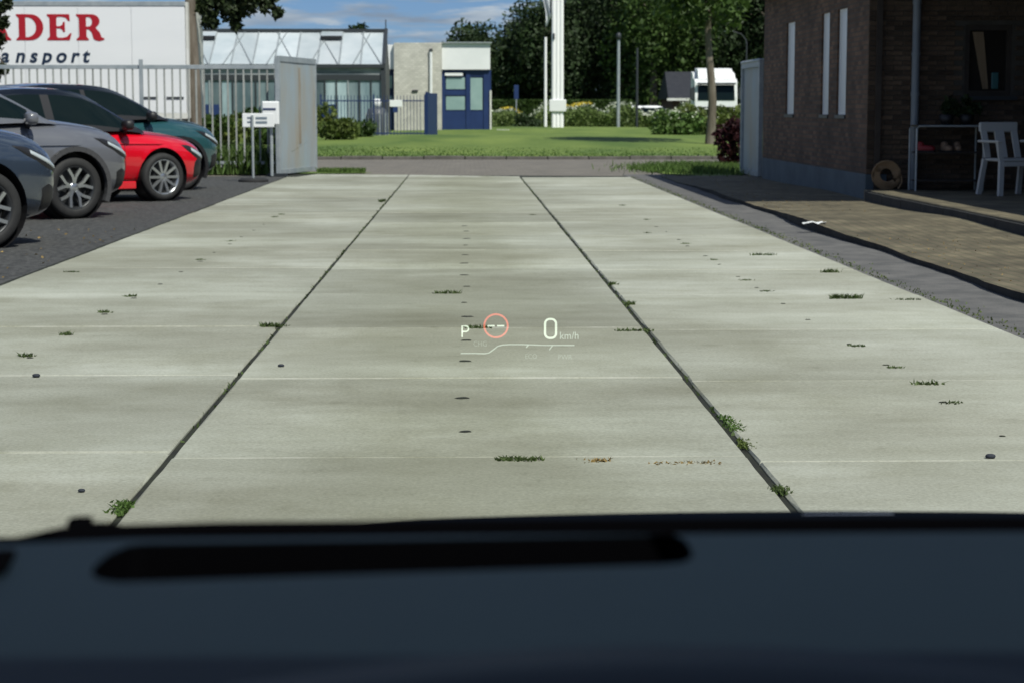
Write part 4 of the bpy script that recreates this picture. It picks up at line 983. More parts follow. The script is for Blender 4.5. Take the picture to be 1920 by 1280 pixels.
# navy bar fence before the office with its gate leaf
NY_ = 78.0
nf0, nf1 = P(598, 0, NY_).x, P(797, 0, NY_).x; nt = P(0, 182, NY_).z
nf = thing('bar_fence', 'dark navy bar fence in front of the glasshouse and office', 'fence', (nf0, NY_, 0))
def npart(mb, name, m):
    o = mb.build(name, m, nf); o.location = (-nf0, -NY_, 0); return o
pb = MB().box((-.012, -.012, 0), (.012, .012, nt), 0).mesh('bar', M_NAVY)
for i in range(int((nf1 - nf0) / .13)): ob('bar', pb, nf, (.05 + i * .13, 0, .06))
for zz in (.22, nt - .18): npart(MB().box((nf0, NY_ - .02, zz), (nf1, NY_ + .02, zz + .05)), 'rail', M_NAVY)
for xx in (nf0, (nf0 + nf1) / 2, nf1 - .06): npart(MB().box((xx, NY_ - .035, 0), (xx + .06, NY_ + .035, nt + .1)), 'post', M_NAVY)
ng = thing('navy_gate', 'small open navy gate leaf beside the pale brick pier', 'gate', (nf1 + .05, NY_, 0), R(78))
MB().box((0, -.03, .05), (1.75, .03, nt + .15), .01).build('leaf', M_NAVY, ng)
MB().box((-.05, -.05, 0), (-.002, .05, nt + .2)).build('post', M_NAVY, ng)
sb = P(742, 201, NY_ - .3)
wb = thing('fence_sign', 'small white plate hanging on the navy bar fence', 'sign', (sb.x, NY_ - .05, sb.z)); MB().box((-.25, -.02, 0), (.25, .02, .27), .01).build('plate', M_WHITE, wb)
MB().box((-.12, -.03, -.22), (.08, .01, -.002)).build('lower_plate', M_BLUE, wb)
# dark wrapped tank behind the fence
tk = P(705, 0, 81)
t = thing('storage_tank', 'grey ribbed tank with white cap standing behind the navy fence', 'tank', (tk.x, 81, 0.05))
MB().lathe([(0, 0), (.40, 0), (.44, .1), (.44, .9), (.36, 1.15), (.2, 1.22), (0, 1.22)], 24, 'Z').build('body', pbr('tank_grey', (.07, .08, .09), .5), t, True)
for i in range(10): MB().bar((.445 * math.cos(i * .628), .445 * math.sin(i * .628), .05), (.445 * math.cos(i * .628), .445 * math.sin(i * .628), 1.0), .04).build('rib', M_GALV, t)
MB().lathe([(0, 1.2), (.18, 1.2), (.19, 1.45), (.14, 1.56), (0, 1.58)], 18, 'Z').build('cap', M_WHITE, t, True)

# poles
def pole(name, label, cat, px, pyt, pyb, Y, r, m, group=None, taper=.8):
    a = P(px, pyt, Y); t = thing(name, label, cat, (a.x, Y, 0), 0, group)
    MB().tube([(0, 0, 0), (0, 0, a.z)], [r, r * taper], 12).build('shaft', m, t, True)
    MB().lathe([(0, 0), (r * 1.8, 0), (r * 1.8, .05), (r * 1.2, .09), (0, .09)], 14, 'Z').build('foot', m, t)
    return t, a.z
M_POLEW = pbr('white_pole', (0.86, 0.86, 0.86), .9, spec=.1)
PY = 100
for i, (px, lab) in enumerate(((1039.0, 'leftmost white flagpole of the close trio on the lawn, flag hanging from it'), (1046, 'middle white flagpole of the close trio on the lawn'), (1053.5, 'rightmost white flagpole of the close trio on the lawn'))):
    t, z = pole('flagpole', lab, 'flagpole', px, -190, 240, PY, .125, M_POLEW, 'white flagpoles on the lawn', .75)
    if i == 0:
        M_FLAG = pbr('flag_cloth', (0.62, 0.64, 0.68), .8, c2=(0.10, 0.14, 0.32), scale=1.3, lo=.60, hi=.66)
        fm = MB()
        for a_ in range(13):
            for b_ in range(9):
                u, v = a_ / 12, b_ / 8
                fm.v.append((-.08 - .52 * u * (1 - .25 * v) + .10 * math.sin(6 * v + 3 * u), .18 * math.sin(9 * u + 2 * v), 8.6 - 2.85 * v - .3 * u * u + .14 * math.sin(5 * u)))
        for a_ in range(12):
            for b_ in range(8): q = a_ * 9 + b_; fm.f.append((q, q + 1, q + 10, q + 9))
        fo = fm.build('flag', M_FLAG, t, True); md = fo.modifiers.new('s', 'SOLIDIFY'); md.thickness = .012
        MB().tube([(0, -.13, 4.7), (0, -.13, 5.0)], .05, 8).build('winch', M_DARKSTEEL, t)
    if i == 1: MB().box((-.42, -.21, P(0, 210, PY).z), (.44, -.128, P(0, 187, PY).z), .03).build('control_box', M_WHITE, t)
pole('flagpole', 'short thin white pole just to one side of the flagpole trio', 'pole', 1023, 70, 212, 104, .085, M_POLEW)
t, z = pole('lamp_post', 'grey lamp post standing in the hedge line', 'lamp post', 1160, 75, 195, 118, .11, M_GALV)
MB().lathe([(0, z), (.16, z + .02), (.14, z + .35), (.05, z + .42), (0, z + .42)], 14, 'Z').build('lantern', M_DARKSTEEL, t, True)
pole('road_post', 'thin dark post beside the hedge end', 'post', 1195, 90, 208, 118, .08, M_DARKSTEEL)
t, z = pole('street_lamp', 'curved grey street lamp between the lawn tree and brick building', 'street lamp', 1400, 84, 208, 104, .045, M_DARKSTEEL)
MB().tube([(0, 0, z), (-.05, 0, z + .25), (-.3, 0, z + .55), (-.75, 0, z + .68)], [.04, .035, .03, .03], 8).build('arm', M_DARKSTEEL, t)
MB().ellipsoid((-.95, 0, z + .68), (.24, .08, .045), 12, 6).build('lamp_head', M_GALV, t, True)
a = P(968, 160, 120); t = thing('road_sign', 'small blue road sign above the hedge', 'sign', (a.x, 120, 0))
MB().tube([(0, 0, 0), (0, 0, a.z)], .04, 8).build('post', M_GALV, t); MB().box((-.14, -.05, a.z - .85), (.14, -.041 + .02, a.z), .01).build('plate', M_BLUE, t)
# low white cars far off, behind the meadow
for px0, px1, lab in ((1180, 1202, 'far pale car roof showing above the meadow by the thin post'), (1206, 1240, 'far pale car roof showing above the meadow near the slate roofed house')):
    a, b = P(px0, 214, 128), P(px1, 204, 128)
    cx = (a.x + b.x) / 2; L_ = (b.x - a.x)
    t = thing('distant_car', lab, 'car', (cx, 128, 0), 0, 'distant parked cars')
    MB().ellipsoid((0, 0, .62), (1.9, .85, .38), 18, 10, .6).build('body', M_DIRTWHITE, t, True)
    MB().ellipsoid((-.1, 0, 1.0), (1.15, .72, .42), 16, 8, .7).build('cabin', M_GLASSDARK, t, True)
    MB().ellipsoid((-.1, 0, 1.24), (.85, .62, .2), 16, 8, .7).build('roof', M_WHITE, t, True)
    for xx in (-1.2, 1.2):
        for yy in (-.75, .75): MB().lathe([(0, -.1), (.32, -.1), (.32, .1), (0, .1)], 20, 'Y', c=(xx, yy, .32)).build('wheel', M_RUBBER, t)

# ================================================================== VEGETATION
def tree(name, label, x, y, h, rx, rz_, leaf, n, mat, trunk_r, seed, group=None, trunk_h=None, lean=0.0, lobes=18, lowlimb=False, ry=None, z0=0.0):
    rs = np.random.RandomState(seed)
    t = thing(name, label, 'tree', (x, y, z0), 0, group)
    cz = h - rz_
    th = trunk_h or cz
    pts = [(lean * math.sin(k * .9) * .35, lean * math.cos(k * 1.3) * .2, th * k / 8) for k in range(9)]
    tk = MB().tube(pts, [trunk_r * (1.25 - .75 * k / 8) for k in range(9)], 12).build('trunk', M_BARK, t, True)
    top = Vector(pts[-1])
    for k in range(6):
        a = k * 1.05 + seed; s = Vector(pts[5 + k % 3])
        e = Vector((rx * .6 * math.cos(a), rx * .6 * math.sin(a), cz + rz_ * (.1 + .1 * (k % 4))))
        mid = (s + e) / 2 + Vector((0, 0, .12 * h * .3))
        MB().tube([s, mid, e], [trunk_r * .45, trunk_r * .28, trunk_r * .08], 7).build('limb', M_BARK, tk)
    p = crown_points(rs, (0, 0, cz), (rx, ry or rx, rz_), n, lobes)
    p = p[p[:, 2] > .25]
    ob('crown', quads_mesh('crown', p, leaf, mat, seed), t)
    return t
# dark wood behind the hedge
WG = 'dark trees behind the hedge'
wood = [(868, 9, 58, 160, 2.6, 'domed dark tree at the low end of the treeline, next to the office roof'),
        (930, 34, 0, 158, 3.0, 'dark tree stepping up behind the office corner'),
        (985, 18, 0, 162, 3.2, 'dark tree behind the flagpole with open sky above it'),
        (1045, -60, 0, 156, 4.2, 'tall dark tree directly behind the flagpole trio'),
        (1105, -120, 0, 164, 4.6, 'tall dark tree between the flagpoles and the grey lamp post'),
        (1165, -150, 0, 157, 4.6, 'tall dark tree behind the grey lamp post'),
        (1228, -130, 0, 150, 4.4, 'tall dark tree next to the slate roofed house'),
        (1290, -140, 0, 160, 4.8, 'tall dark tree rising over the slate roofed house'),
        (1350, -150, 0, 152, 4.6, 'tall dark tree rising over the white truck cab'),
        (1410, -150, 0, 158, 4.8, 'tall dark tree by the street lamp'),
        (1465, -150, 0, 150, 4.8, 'dark tree mostly hidden by the brick building')]
tops = [52, 36, 16]
for i, (px, pt, _, Y, r, lab) in enumerate(wood):
    py = tops[i] if i < 3 else pt
    a = P(px, py, Y); h = a.z
    rzz = (h - .6) / 2 * 1.02
    tree('broadleaf_tree', lab, a.x, Y, h, r, rzz, .25, 8500 if i > 2 else 6000, L_DARK if i % 3 else L_MID if i in (6,) else L_DARK, .28, 40 + i, WG, trunk_h=h * .55, lobes=26)
for i, (px, Y) in enumerate(((838, 172), (900, 175), (1010, 178), (1075, 176), (1135, 178), (1200, 174), (1255, 176), (1320, 175), (1385, 178))):
    a = P(px, [86, 45, 10, -40, -60, -60, -60, -60, -60][i], Y)
    tree('broadleaf_tree', 'dark tree in the back row of the wood, ' + ['nearest', 'second', 'third', 'fourth', 'fifth', 'sixth', 'seventh', 'eighth', 'ninth'][i] + ' from the office', a.x, Y, a.z, [2.4, 3.4, 3.4, 4, 4, 4, 4, 4, 4][i], (a.z - .3) / 2, .34, 4500, L_DARK, .25, 80 + i, 'back row of the wood', trunk_h=a.z * .5, lobes=22)
rs = np.random.RandomState(77); n = 9000
ux = P(850, 0, 184).x + rs.rand(n) * (P(1480, 0, 184).x - P(850, 0, 184).x)
tag(ob('undergrowth', quads_mesh('undergrowth', np.stack([ux, 181 + rs.rand(n) * 5, rs.rand(n) ** .8 * (3.4 + .8 * np.sin(ux * .9))], 1), .5, L_DARK, 78)), 'dark undergrowth closing the foot of the wood', 'undergrowth', kind='stuff')
a = P(658, 31, 125); tree('broadleaf_tree', 'small round dark tree showing above the glasshouse ridge', a.x, 125, a.z, 1.25, 2.2, .24, 2200, L_DARK, .15, 130, lobes=14)
# lawn tree on the right
a = G(1330, 272, .1)
tree('lawn_tree', 'slender tree on the lawn in front of the white truck', a.x, a.y, 8.2, 2.3, 2.3, .17, 5200, L_MID, .125, 140, lean=.22, lobes=20, trunk_h=5.6)
# roadside trees on the left
def drooper(name, label, x, y, h, trunk_r, seed, clumps, mat, up):
    rs = np.random.RandomState(seed); t = thing(name, label, 'tree', (x, y, -.02), 0, 'roadside trees by the trailer')
    pts = [(.04 * math.sin(k), .03 * math.cos(k * 1.7), h * k / 7) for k in range(8)]
    tk = MB().tube(pts, [trunk_r * (1.08 - .45 * k / 7) for k in range(8)], 14).build('trunk', M_BARK, t, True)
    cp = []
    for (c, r, n) in clumps:
        c = Vector(c) - Vector((x, y, 0)); q = crown_points(rs, c, r, n, 9, .5); cp.append(q)
        s = Vector(pts[5 if c.z < h * .8 else 7])
        MB().tube([s, (s + c) / 2 + Vector((0, 0, .6)), c + Vector((0, 0, .1))], [trunk_r * .4, trunk_r * .22, .012], 6).build('limb', M_BARK, tk)
    ob('crown', quads_mesh('crown', np.concatenate(cp), .13, mat, seed), t)
TRX = -6.2
cl = []
for px, py, r in ((392, 10, .34), (394, 40, .17), (436, 14, .26), (441, 42, .15), (504, 2, .24), (521, 22, .12), (470, -14, .4), (410, -20, .5)):
    c = P(px, py, 45.4); cl.append(((c.x, c.y, c.z), (r, r, r * 1.15), int(90 + 700 * r * r * 4)))
cl += [((-5.4, 46.8, 6.0), (1.9, 1.2, 1.6), 2600), ((-4.2, 46.6, 5.2), (1.3, 1.0, 1.1), 1300)]
drooper('roadside_tree', 'brown trunked tree with drooping dark leaves at the trailer end', TRX, 45.3, 5.6, .15, 11, cl, L_OAK, 0)
cl = []
for px, py, r in ((2, 12, .12), (14, 4, .08), (4, 40, .10), (2, 70, .07), (6, 128, .10), (-30, 60, .5), (-40, 130, .4)):
    c = P(px, py, 40); cl.append(((c.x, c.y, c.z), (r, r, r), int(60 + 700 * r * r * 3)))
drooper('roadside_tree', 'leafy twigs of a tree reaching in over the trailer lettering', -10.4, 40.2, 4.5, .13, 12, cl, L_OAK, 0)

def shrub(name, label, cat, c, r, n, leaf, mat, seed, group=None, extra=None):
    rs = np.random.RandomState(seed); t = thing(name, label, cat, (c[0], c[1], 0), 0, group)
    p = crown_points(rs, (0, 0, r[2]), r, n, 12, .5); p = p[p[:, 2] > .03]
    ob('foliage', quads_mesh('foliage', p, leaf, mat, seed), t)
    for k in range(5): a_ = k * 1.26; MB().tube([(0.03 * k, 0, 0), (r[0] * .4 * math.cos(a_), r[1] * .4 * math.sin(a_), r[2] * 1.1)], [.025, .008], 6).build('stem', M_BARK, t)
    if extra:
        q = p[p[:, 2] > r[2] * 1.2][:extra[1]]; ob('blossom', quads_mesh('blossom', q + np.array([0, 0, .05]), extra[2], extra[0], seed + 1, .0, 1.0), t)
    return t
a = P(1372, 0, 39.5); shrub('dark_red_shrub', 'dark red leaved shrub squeezed against the far gate leaf', 'shrub', (a.x + .1, 39.5), (.36, .42, .46), 900, .09, L_RED, 21)
for i, (px, Y, rx, rz_, lab) in enumerate(((628, 66, .75, .52, 'yellow green shrub just beyond the rusty gate leaf'), (668, 69, .6, .42, 'lower shrub next to the grey tank behind the road'), (604, 72, .7, .6, 'shrub half hidden behind the rusty gate leaf'))):
    a = P(px, 0, Y); shrub('garden_shrub', lab, 'shrub', (a.x, Y), (rx, .6, rz_), 1100, .11, L_YEL if i != 1 else L_MID, 22 + i, 'shrubs beyond the road')
for i, (px, lab) in enumerate(((385, 'shrub seen through the pickets next to the trailer end'), (430, 'shrub seen through the pickets in the middle of the open stretch'), (480, 'shrub seen through the pickets behind the sign stand'), (505, 'shrub seen through the pickets behind the mailbox'))):
    a = P(px, 0, 60 + i); shrub('garden_shrub', lab, 'shrub', (a.x, 60 + i), (.85, .6, .58), 1300, .12, L_YEL if i % 2 else L_MID, 30 + i, 'shrubs behind the steel fence')
# hedge (trimmed), a box of leaves over a dark core
ha, hb = P(922, 0, 135).x, P(1186, 0, 135).x; hz = P(0, 188, 135).z
hd = thing('hedge', 'long clipped green hedge behind the meadow', 'hedge', (ha, 135, 0))
rs = np.random.RandomState(5); n = 15000
p = rs.rand(n, 3) * np.array([hb - ha, 1.2, hz]); f = rs.rand(n) < .55; p[f, 1] = rs.rand(f.sum()) * .1; p[~f, 2] = hz - rs.rand((~f).sum()) * .1
ob('foliage', quads_mesh('foliage', p, .11, L_MID, 6), hd)
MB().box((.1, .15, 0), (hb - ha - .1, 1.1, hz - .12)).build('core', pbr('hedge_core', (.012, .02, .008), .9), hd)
# wild-flower meadow (uncountable)
rs = np.random.RandomState(8); n = 26000
mx0, mx1 = P(915, 0, 122).x, P(1440, 0, 122).x
px_ = mx0 + rs.rand(n) * (mx1 - mx0); py_ = 118 + rs.rand(n) * 12
hump = .92 + .34 * np.sin(px_ * 1.1 + 1) * np.sin(px_ * .37) + .2 * np.sin(px_ * 2.7)
pz_ = .15 + rs.rand(n) ** .7 * hump * 1.05
me = quads_mesh('meadow', np.stack([px_, py_, pz_], 1), .15, L_MEAD, 9, .2)
me2 = quads_mesh('f', np.stack([px_, py_, .25 + hump * (1.0 + .2 * rs.rand(n))], 1)[::22], .13, L_FLOWER, 10, .0, 1.0)
md_ = tag(ob('wildflower_meadow', me), 'tall wild grass with white umbels in front of the hedge', 'meadow', kind='stuff')
ob('umbels', me2, md_)
sel = (np.abs(px_ - P(1080, 0, 122).x) < .9) | (np.abs(px_ - P(960, 0, 122).x) < .6)
ob('yellow_flowers', quads_mesh('y', np.stack([px_, py_, .3 + hump * 1.15], 1)[sel][::9], .11, L_YFLOWER, 12), md_)
for i, (px, py, rx, rz_, lab, mt) in enumerate(((1272, 262, .85, .62, 'flowering bush with white umbels at the lawn edge by the tree', L_GRASS), (1310, 255, .9, .72, 'tall green bush right behind the lawn tree trunk', L_YEL), (1360, 258, .9, .66, 'yellowish bush in front of the white truck bumper', L_YEL), (1252, 250, .55, .5, 'low bush at the outer end of the flowering bushes', L_GRASS))):
    a = G(px, py, .1); shrub('flowering_bush', lab, 'bush', (a.x, a.y), (rx, .7, rz_), 2400, .12, mt, 50 + i, 'flowering bushes at the lawn edge', (L_FLOWER, 60, .10))
for i, (px, lab) in enumerate(((985, 'dark round bush in the meadow next to the office'), (1003, 'small dark bush in the meadow close to the thin white pole'))):
    a = P(px, 0, 116); shrub('meadow_bush', lab, 'bush', (a.x, 116), (.6 - .2 * i, .5, .48 - .1 * i), 700, .14, L_DARK, 60 + i)
# grass at the fence, verges
def scatter(n, fx, seed):
    rs = np.random.RandomState(seed); return fx(rs, n)
pts = scatter(5000, lambda r, n: np.stack([-9.4 + r.rand(n) * 6.0, 36.05 + r.rand(n) * 1.3, 0 * r.rand(n)], 1), 1)
pts = pts[(pts[:, 0] < -3.45)]
tag(ob('tall_grass', blade_mesh('tall_grass', pts, .52, .022, L_GRASS, 2)), 'tall green grass growing along the foot of the steel fence', 'grass', kind='stuff')
pts = scatter(6500, lambda r, n: np.stack([4.75 + r.normal(size=n) * .62, 38.4 + r.normal(size=n) * 1.25, 0 * r.rand(n)], 1), 3)
tag(ob('verge_grass', blade_mesh('verge_grass', pts, .14, .016, L_GRASS, 4)), 'short grass of the verge beside the far gate leaf', 'grass', kind='stuff')
pts = scatter(1500, lambda r, n: np.stack([-2.6 + r.rand(n) * .9 - .2, 37.2 + r.rand(n) * .5, -.02 + 0 * r.rand(n)], 1), 5)
tag(ob('gate_grass', blade_mesh('gate_grass', pts, .10, .015, L_GRASS, 6)), 'thin grass strip at the foot of the rusty gate leaf', 'grass', kind='stuff')
# lawn blades along the kerb and over the near lawn
pts = scatter(14000, lambda r, n: np.stack([-12 + r.rand(n) * 26, 47.70 + r.rand(n) ** 1.6 * 22, .055 + 0 * r.rand(n)], 1), 7)
tag(ob('lawn_grass', blade_mesh('lawn_grass', pts, .045, .03, L_GRASS, 8)), 'mown lawn grass beyond the road kerb', 'grass', kind='stuff')

# weeds on the driveway
def weed(px, py, w, h, label, mat=L_WEED, n=None, along=None, tall=False):
    g = G(px, py, 0); rs = np.random.RandomState(int(px * 7 + py)); n = int((n or (22 + w * 150)) * 1.7); h *= .5; w *= .8
    t = rs.uniform(-1, 1, n); q = np.zeros((n, 3)); d = along or (1, 0)
    q[:, 0] = t * w * .5 * d[0] + rs.normal(size=n) * .014; q[:, 1] = t * w * .5 * d[1] + rs.normal(size=n) * .014
    q[:, 2] = -.008
    o = ob('weed', blade_mesh('weed', q, h, .009, mat, int(px), .6), None, (g.x, g.y, 0))
    return tag(o, label, 'weed', 'weeds in the driveway joints')
JD = (-.0, 1.0)
weed(228, 950, .20, .034, 'leafy weed at the near end of the first long joint, above the wiper', along=JD, n=120, mat=L_GRASS)
weed(1372, 792, .46, .026, 'long strip of green weed in the second long joint', along=JD, n=200, mat=L_GRASS)
weed(1398, 830, .26, .022, 'yellowing weed continuing the green strip in the second long joint', along=JD, n=110, mat=L_YEL)
weed(1466, 918, .12, .03, 'small weed at the near end of the second long joint', along=JD, n=60)
weed(975, 861, .16, .036, 'flat dark moss strip in the nearest cross joint', n=130)
weed(1122, 863, .07, .035, 'tiny brownish moss patch in the nearest cross joint', mat=L_DRY)
weed(1285, 867, .28, .025, 'brown crumbs along the nearest cross joint before the second long joint', mat=L_DRY)
weed(512, 611, .16, .05, 'dark weed where the first long joint meets a cross joint')
weed(898, 615, .17, .05, 'dark weed beside the speed limit ring of the display')
weed(838, 550, .20, .055, 'flat dark weed strip in the middle lane beyond the display')
weed(1190, 620, .26, .04, 'flat weed strip reaching the second long joint')
weed(1150, 533, .08, .05, 'small weed in the far half of the second long joint', along=JD)
weed(1181, 571, .10, .06, 'weed tuft in the second long joint above the flat strip', along=JD)
weed(716, 378, .50, .07, 'weed tuft far along the first long joint', along=JD)
weed(1584, 560, .22, .075, 'feathery weed standing near the slab edge by the asphalt strip', n=90)
weed(1703, 562, .18, .035, 'low weed right at the ragged slab edge')
weed(1740, 719, .11, .05, 'small weed in a cross joint of the paler lane')
weed(1557, 510, .14, .06, 'thin upright weed near the slab edge, above the feathery weed')
weed(1430, 478, .22, .05, 'pair of low weeds in the paler lane halfway up')
ORD = ['nearest', 'second', 'third', 'fourth', 'fifth', 'sixth', 'seventh', 'eighth', 'ninth', 'tenth', 'eleventh', 'twelfth']
for lane, spots in (('the lane beside the gravel', ((50, 667), (125, 627), (195, 586), (245, 556), (140, 510), (128, 510), (375, 487), (432, 452), (515, 407), (528, 402))),
                    ('the lane beside the asphalt strip', ((1785, 754), (1676, 688), (1606, 648), (1437, 546), (1400, 525), (1337, 487), (1285, 457), (1213, 437), (1212, 412), (1168, 385))), ('the middle lane', ((998, 403),))):
    for k, (px, py) in enumerate(spots):
        weed(px, py, .055, .045 if 20 < px < 900 and py > 540 else .03, 'weed tuft in %s%s' % (lane, ', %s from the car' % ORD[k] if len(spots) > 1 else ' near the far end'))
# pebbles and litter
for px, py, r, lab in ((1857, 858, .014, 'dark pebble on the slab by the second long joint'), (153, 921, .009, 'small dark pebble beside the first long joint'), (527, 687, .012, 'tiny dark pebble on the middle slab'), (68, 706, .014, 'tiny pebble near the picture edge')):
    g = G(px, py); m = MB().ellipsoid((0, 0, r * .45), (r * 1.3, r, r * .6), 10, 6, .85)
    tag(m.build('pebble', pbr('pebble_stone', (.02, .025, .035), .8), None, True), lab, 'pebble', 'pebbles on the slabs').location = (g.x, g.y, 0)
g = G(1524, 421, .07); li = MB(); rp_ = random.Random(3)
for i in range(6):
    for j in range(4): li.v.append((-.11 + .044 * i + rp_.uniform(-.01, .01), -.05 + .033 * j + rp_.uniform(-.008, .008) + .01 * i, .004 + rp_.uniform(0, .03)))
for i in range(5):
    for j in range(3): q = i * 4 + j; li.f.append((q, q + 1, q + 5, q + 4))
o = li.build('paper_scrap', M_WHITE); o.location = (g.x + .02, g.y, g.z - .004); o.modifiers.new('s', 'SOLIDIFY').thickness = .003
tag(o, 'crumpled white paper scrap lying on the brick pavement edge', 'litter')
# fallen leaves on the gravel and moss crumbs at the slab edges
pts = scatter(110, lambda r, n: np.stack([-3.3 - r.rand(n) ** 1.5 * 2.5, 11 + r.rand(n) * 9, 0 * r.rand(n) - .012], 1), 15)
tag(ob('fallen_leaves', quads_mesh('fallen_leaves', pts, .022, L_DRY, 16)), 'scattered dry leaves on the dark gravel', 'leaves', kind='stuff')
r_ = np.random.RandomState(17); n = 1400; yy = 8 + r_.rand(n) ** 1.3 * 27
pts = np.stack([SLAB_R + .02 + np.abs(r_.normal(size=n)) * .06, yy, -.012 + 0 * yy], 1)
tag(ob('edge_moss', blade_mesh('edge_moss', pts, .014, .010, L_YEL, 18, .8)), 'yellowish moss and weeds along the edge of the slabs', 'moss', kind='stuff')
n = 420; yy = 7 + r_.rand(n) * 27; jj = np.where(r_.rand(n) < .5, J1, J2)
pts = np.stack([jj + r_.normal(size=n) * .006, yy, -.013 + 0 * yy], 1)
tag(ob('joint_moss', blade_mesh('joint_moss', pts, .018, .012, L_WEED, 19, .6)), 'low moss growing down in the long driveway joints', 'moss', kind='stuff')
n = 500; pts = np.stack([3.52 + np.abs(r_.normal(size=n)) * .6, 10 + r_.rand(n) * 22, .048 + 0 * r_.rand(n)], 1)
tag(ob('paving_weeds', blade_mesh('paving_weeds', pts, .010, .012, L_DRY, 20, .9)), 'dry low growth between the clinker pavers', 'weeds', kind='stuff')

# ================================================================== TERRACE THINGS
M_PLAST = pbr('white_resin', (0.47, 0.47, 0.45), .45)
def chair(name, label, loc_, rz, z=0):
    c = thing(name, label, 'chair', (loc_[0], loc_[1], z), rz, 'white garden chairs on the terrace')
    # seat faces local -Y
    MB().box((-.24, -.24, .40), (.24, .22, .435), .012).build('seat', M_PLAST, c)
    bk = MB()
    for xa, xb in ((-.235, -.16), (-.06, .06), (.16, .235)): bk.add([(xa, .20, .44), (xb, .20, .44), (xb, .34, .80), (xa, .34, .80), (xa, .225, .44), (xb, .225, .44), (xb, .365, .80), (xa, .365, .80)], [(0, 1, 2, 3), (7, 6, 5, 4), (0, 4, 5, 1), (1, 5, 6, 2), (2, 6, 7, 3), (3, 7, 4, 0)])
    bk.box((-.25, .325, .74), (.25, .375, .86), .015)
    bk.build('backrest', M_PLAST, c)
    for s in (-1, 1):
        MB().bar((s * .24, -.22, .42), (s * .27, -.27, 0), .055, .05).build('leg', M_PLAST, c)
        MB().bar((s * .24, .20, .42), (s * .26, .30, 0), .055, .05).build('leg', M_PLAST, c)
        MB().box((s * .275 - .03, -.25, .62), (s * .275 + .03, .28, .65), .008).build('armrest', M_PLAST, c)
        MB().bar((s * .275, -.22, .63), (s * .25, -.22, .42), .05, .04).build('arm_support', M_PLAST, c)
    MB().box((-.24, -.255, .345), (.24, -.235, .398), .005).build('apron', M_PLAST, c)
    return c
g = G(1905, 368, TZ)
chair('garden_chair', 'white resin garden chair standing by the tube rack on the terrace', (g.x, g.y + .25), R(12), TZ)
# tubular rack with shelves and things
ra, rb = P(1708, 362, BY0 - .35), P(1832, 362, BY0 - .35); rtop = P(0, 237, BY0 - .35).z
rk = thing('tube_rack', 'low metal tube rack with two shelves beside the downpipe', 'rack', (ra.x, BY0 - .6, TZ)); W_ = rb.x - ra.x; Hh = rtop - TZ
for yy in (0, .38):
    for xx in (0, W_): MB().tube([(xx, yy, 0), (xx, yy, Hh - .03), (xx + (.03 if xx == 0 else -.03), yy, Hh)], .013, 8).build('upright', M_GALV, rk)
    MB().tube([(.03, yy, Hh), (W_ - .03, yy, Hh)], .013, 8).build('top_tube', M_GALV, rk)
for zz in (.12, .47):
    for k in range(6): MB().box((.02, .01 + k * .062, zz), (W_ - .02, .06 + k * .062, zz + .012)).build('shelf_slat', M_DARKWOOD, rk)
def shoe(name, label, cat, x, z, m, rz):
    t = thing(name, label, cat, (ra.x + x, BY0 - .42, TZ + z), rz, 'shoes on the tube rack')
    MB().ellipsoid((0, 0, .04), (.05, .13, .045), 14, 8, .8).build('upper', m, t, True); MB().ellipsoid((0, .07, .08), (.042, .055, .05), 12, 8, .8).build('heel', m, t, True); MB().box((-.052, -.13, .0), (.052, .13, .018), .008).build('sole', M_RUBBER, t)
shoe('shoe', 'red shoe lying on the upper shelf of the tube rack', 'shoe', .15, .483, pbr('red_shoe', (.22, .012, .016), .6), R(60))
shoe('clog', 'tan clog, first of the pair on the upper shelf', 'shoe', .42, .483, pbr('tan_clog', (.26, .17, .11), .7), R(10))
shoe('clog', 'tan clog, second of the pair next to the chairs', 'shoe', .56, .483, pbr('tan_clog', (.26, .17, .11), .7), R(-8))
# plant pots under the window
for i, (px, lab) in enumerate(((1775, 'dark potted plant on the rack nearer the downpipe'), (1812, 'dark potted plant on the rack nearer the chairs'))):
    c = P(px, 233, BY0 - .4); t = thing('potted_plant', lab, 'potted plant', (c.x, BY0 - .4, TZ + Hh + .013), 0, 'potted plants on the rack')
    MB().lathe([(0, 0), (.07, 0), (.10, .13), (.085, .13), (.08, .11), (0, .11)], 18, 'Z').build('pot', M_BLACK, t, True)
    ob('foliage', quads_mesh('foliage', crown_points(np.random.RandomState(i), (0, 0, .22), (.16, .12, .13), 220, 7, .5), .06, L_DARK, i), t)
MB().box((0, .0, Hh + .0131 - .013), (W_, .40, Hh + .0128)).build('top_board', M_DARKWOOD, rk)
# coil of hose at the wall corner
g = P(1660, 347, BY0 - .2)
t = thing('hose_coil', 'tan coil of garden hose leaning at the brick corner', 'hose', (g.x + .02, BY0 - .17, TZ + .19)); M_HOSE = pbr('tan_hose', (.20, .13, .07), .7, c2=(.26, .17, .09), scale=9)
hs_ = []
for k in range(96): a_ = k / 16 * 2 * math.pi; rr = .085 + .017 * (k / 16); hs_.append((rr * math.cos(a_), .03 * math.sin(k * .37), rr * math.sin(a_)))
MB().tube(hs_, .013, 7).build('coil', M_HOSE, t, True)
MB().tube([(.186, 0, 0), (.19, -.03, -.1), (.14, -.05, -.175)], .013, 7).build('tail', M_HOSE, t, True)

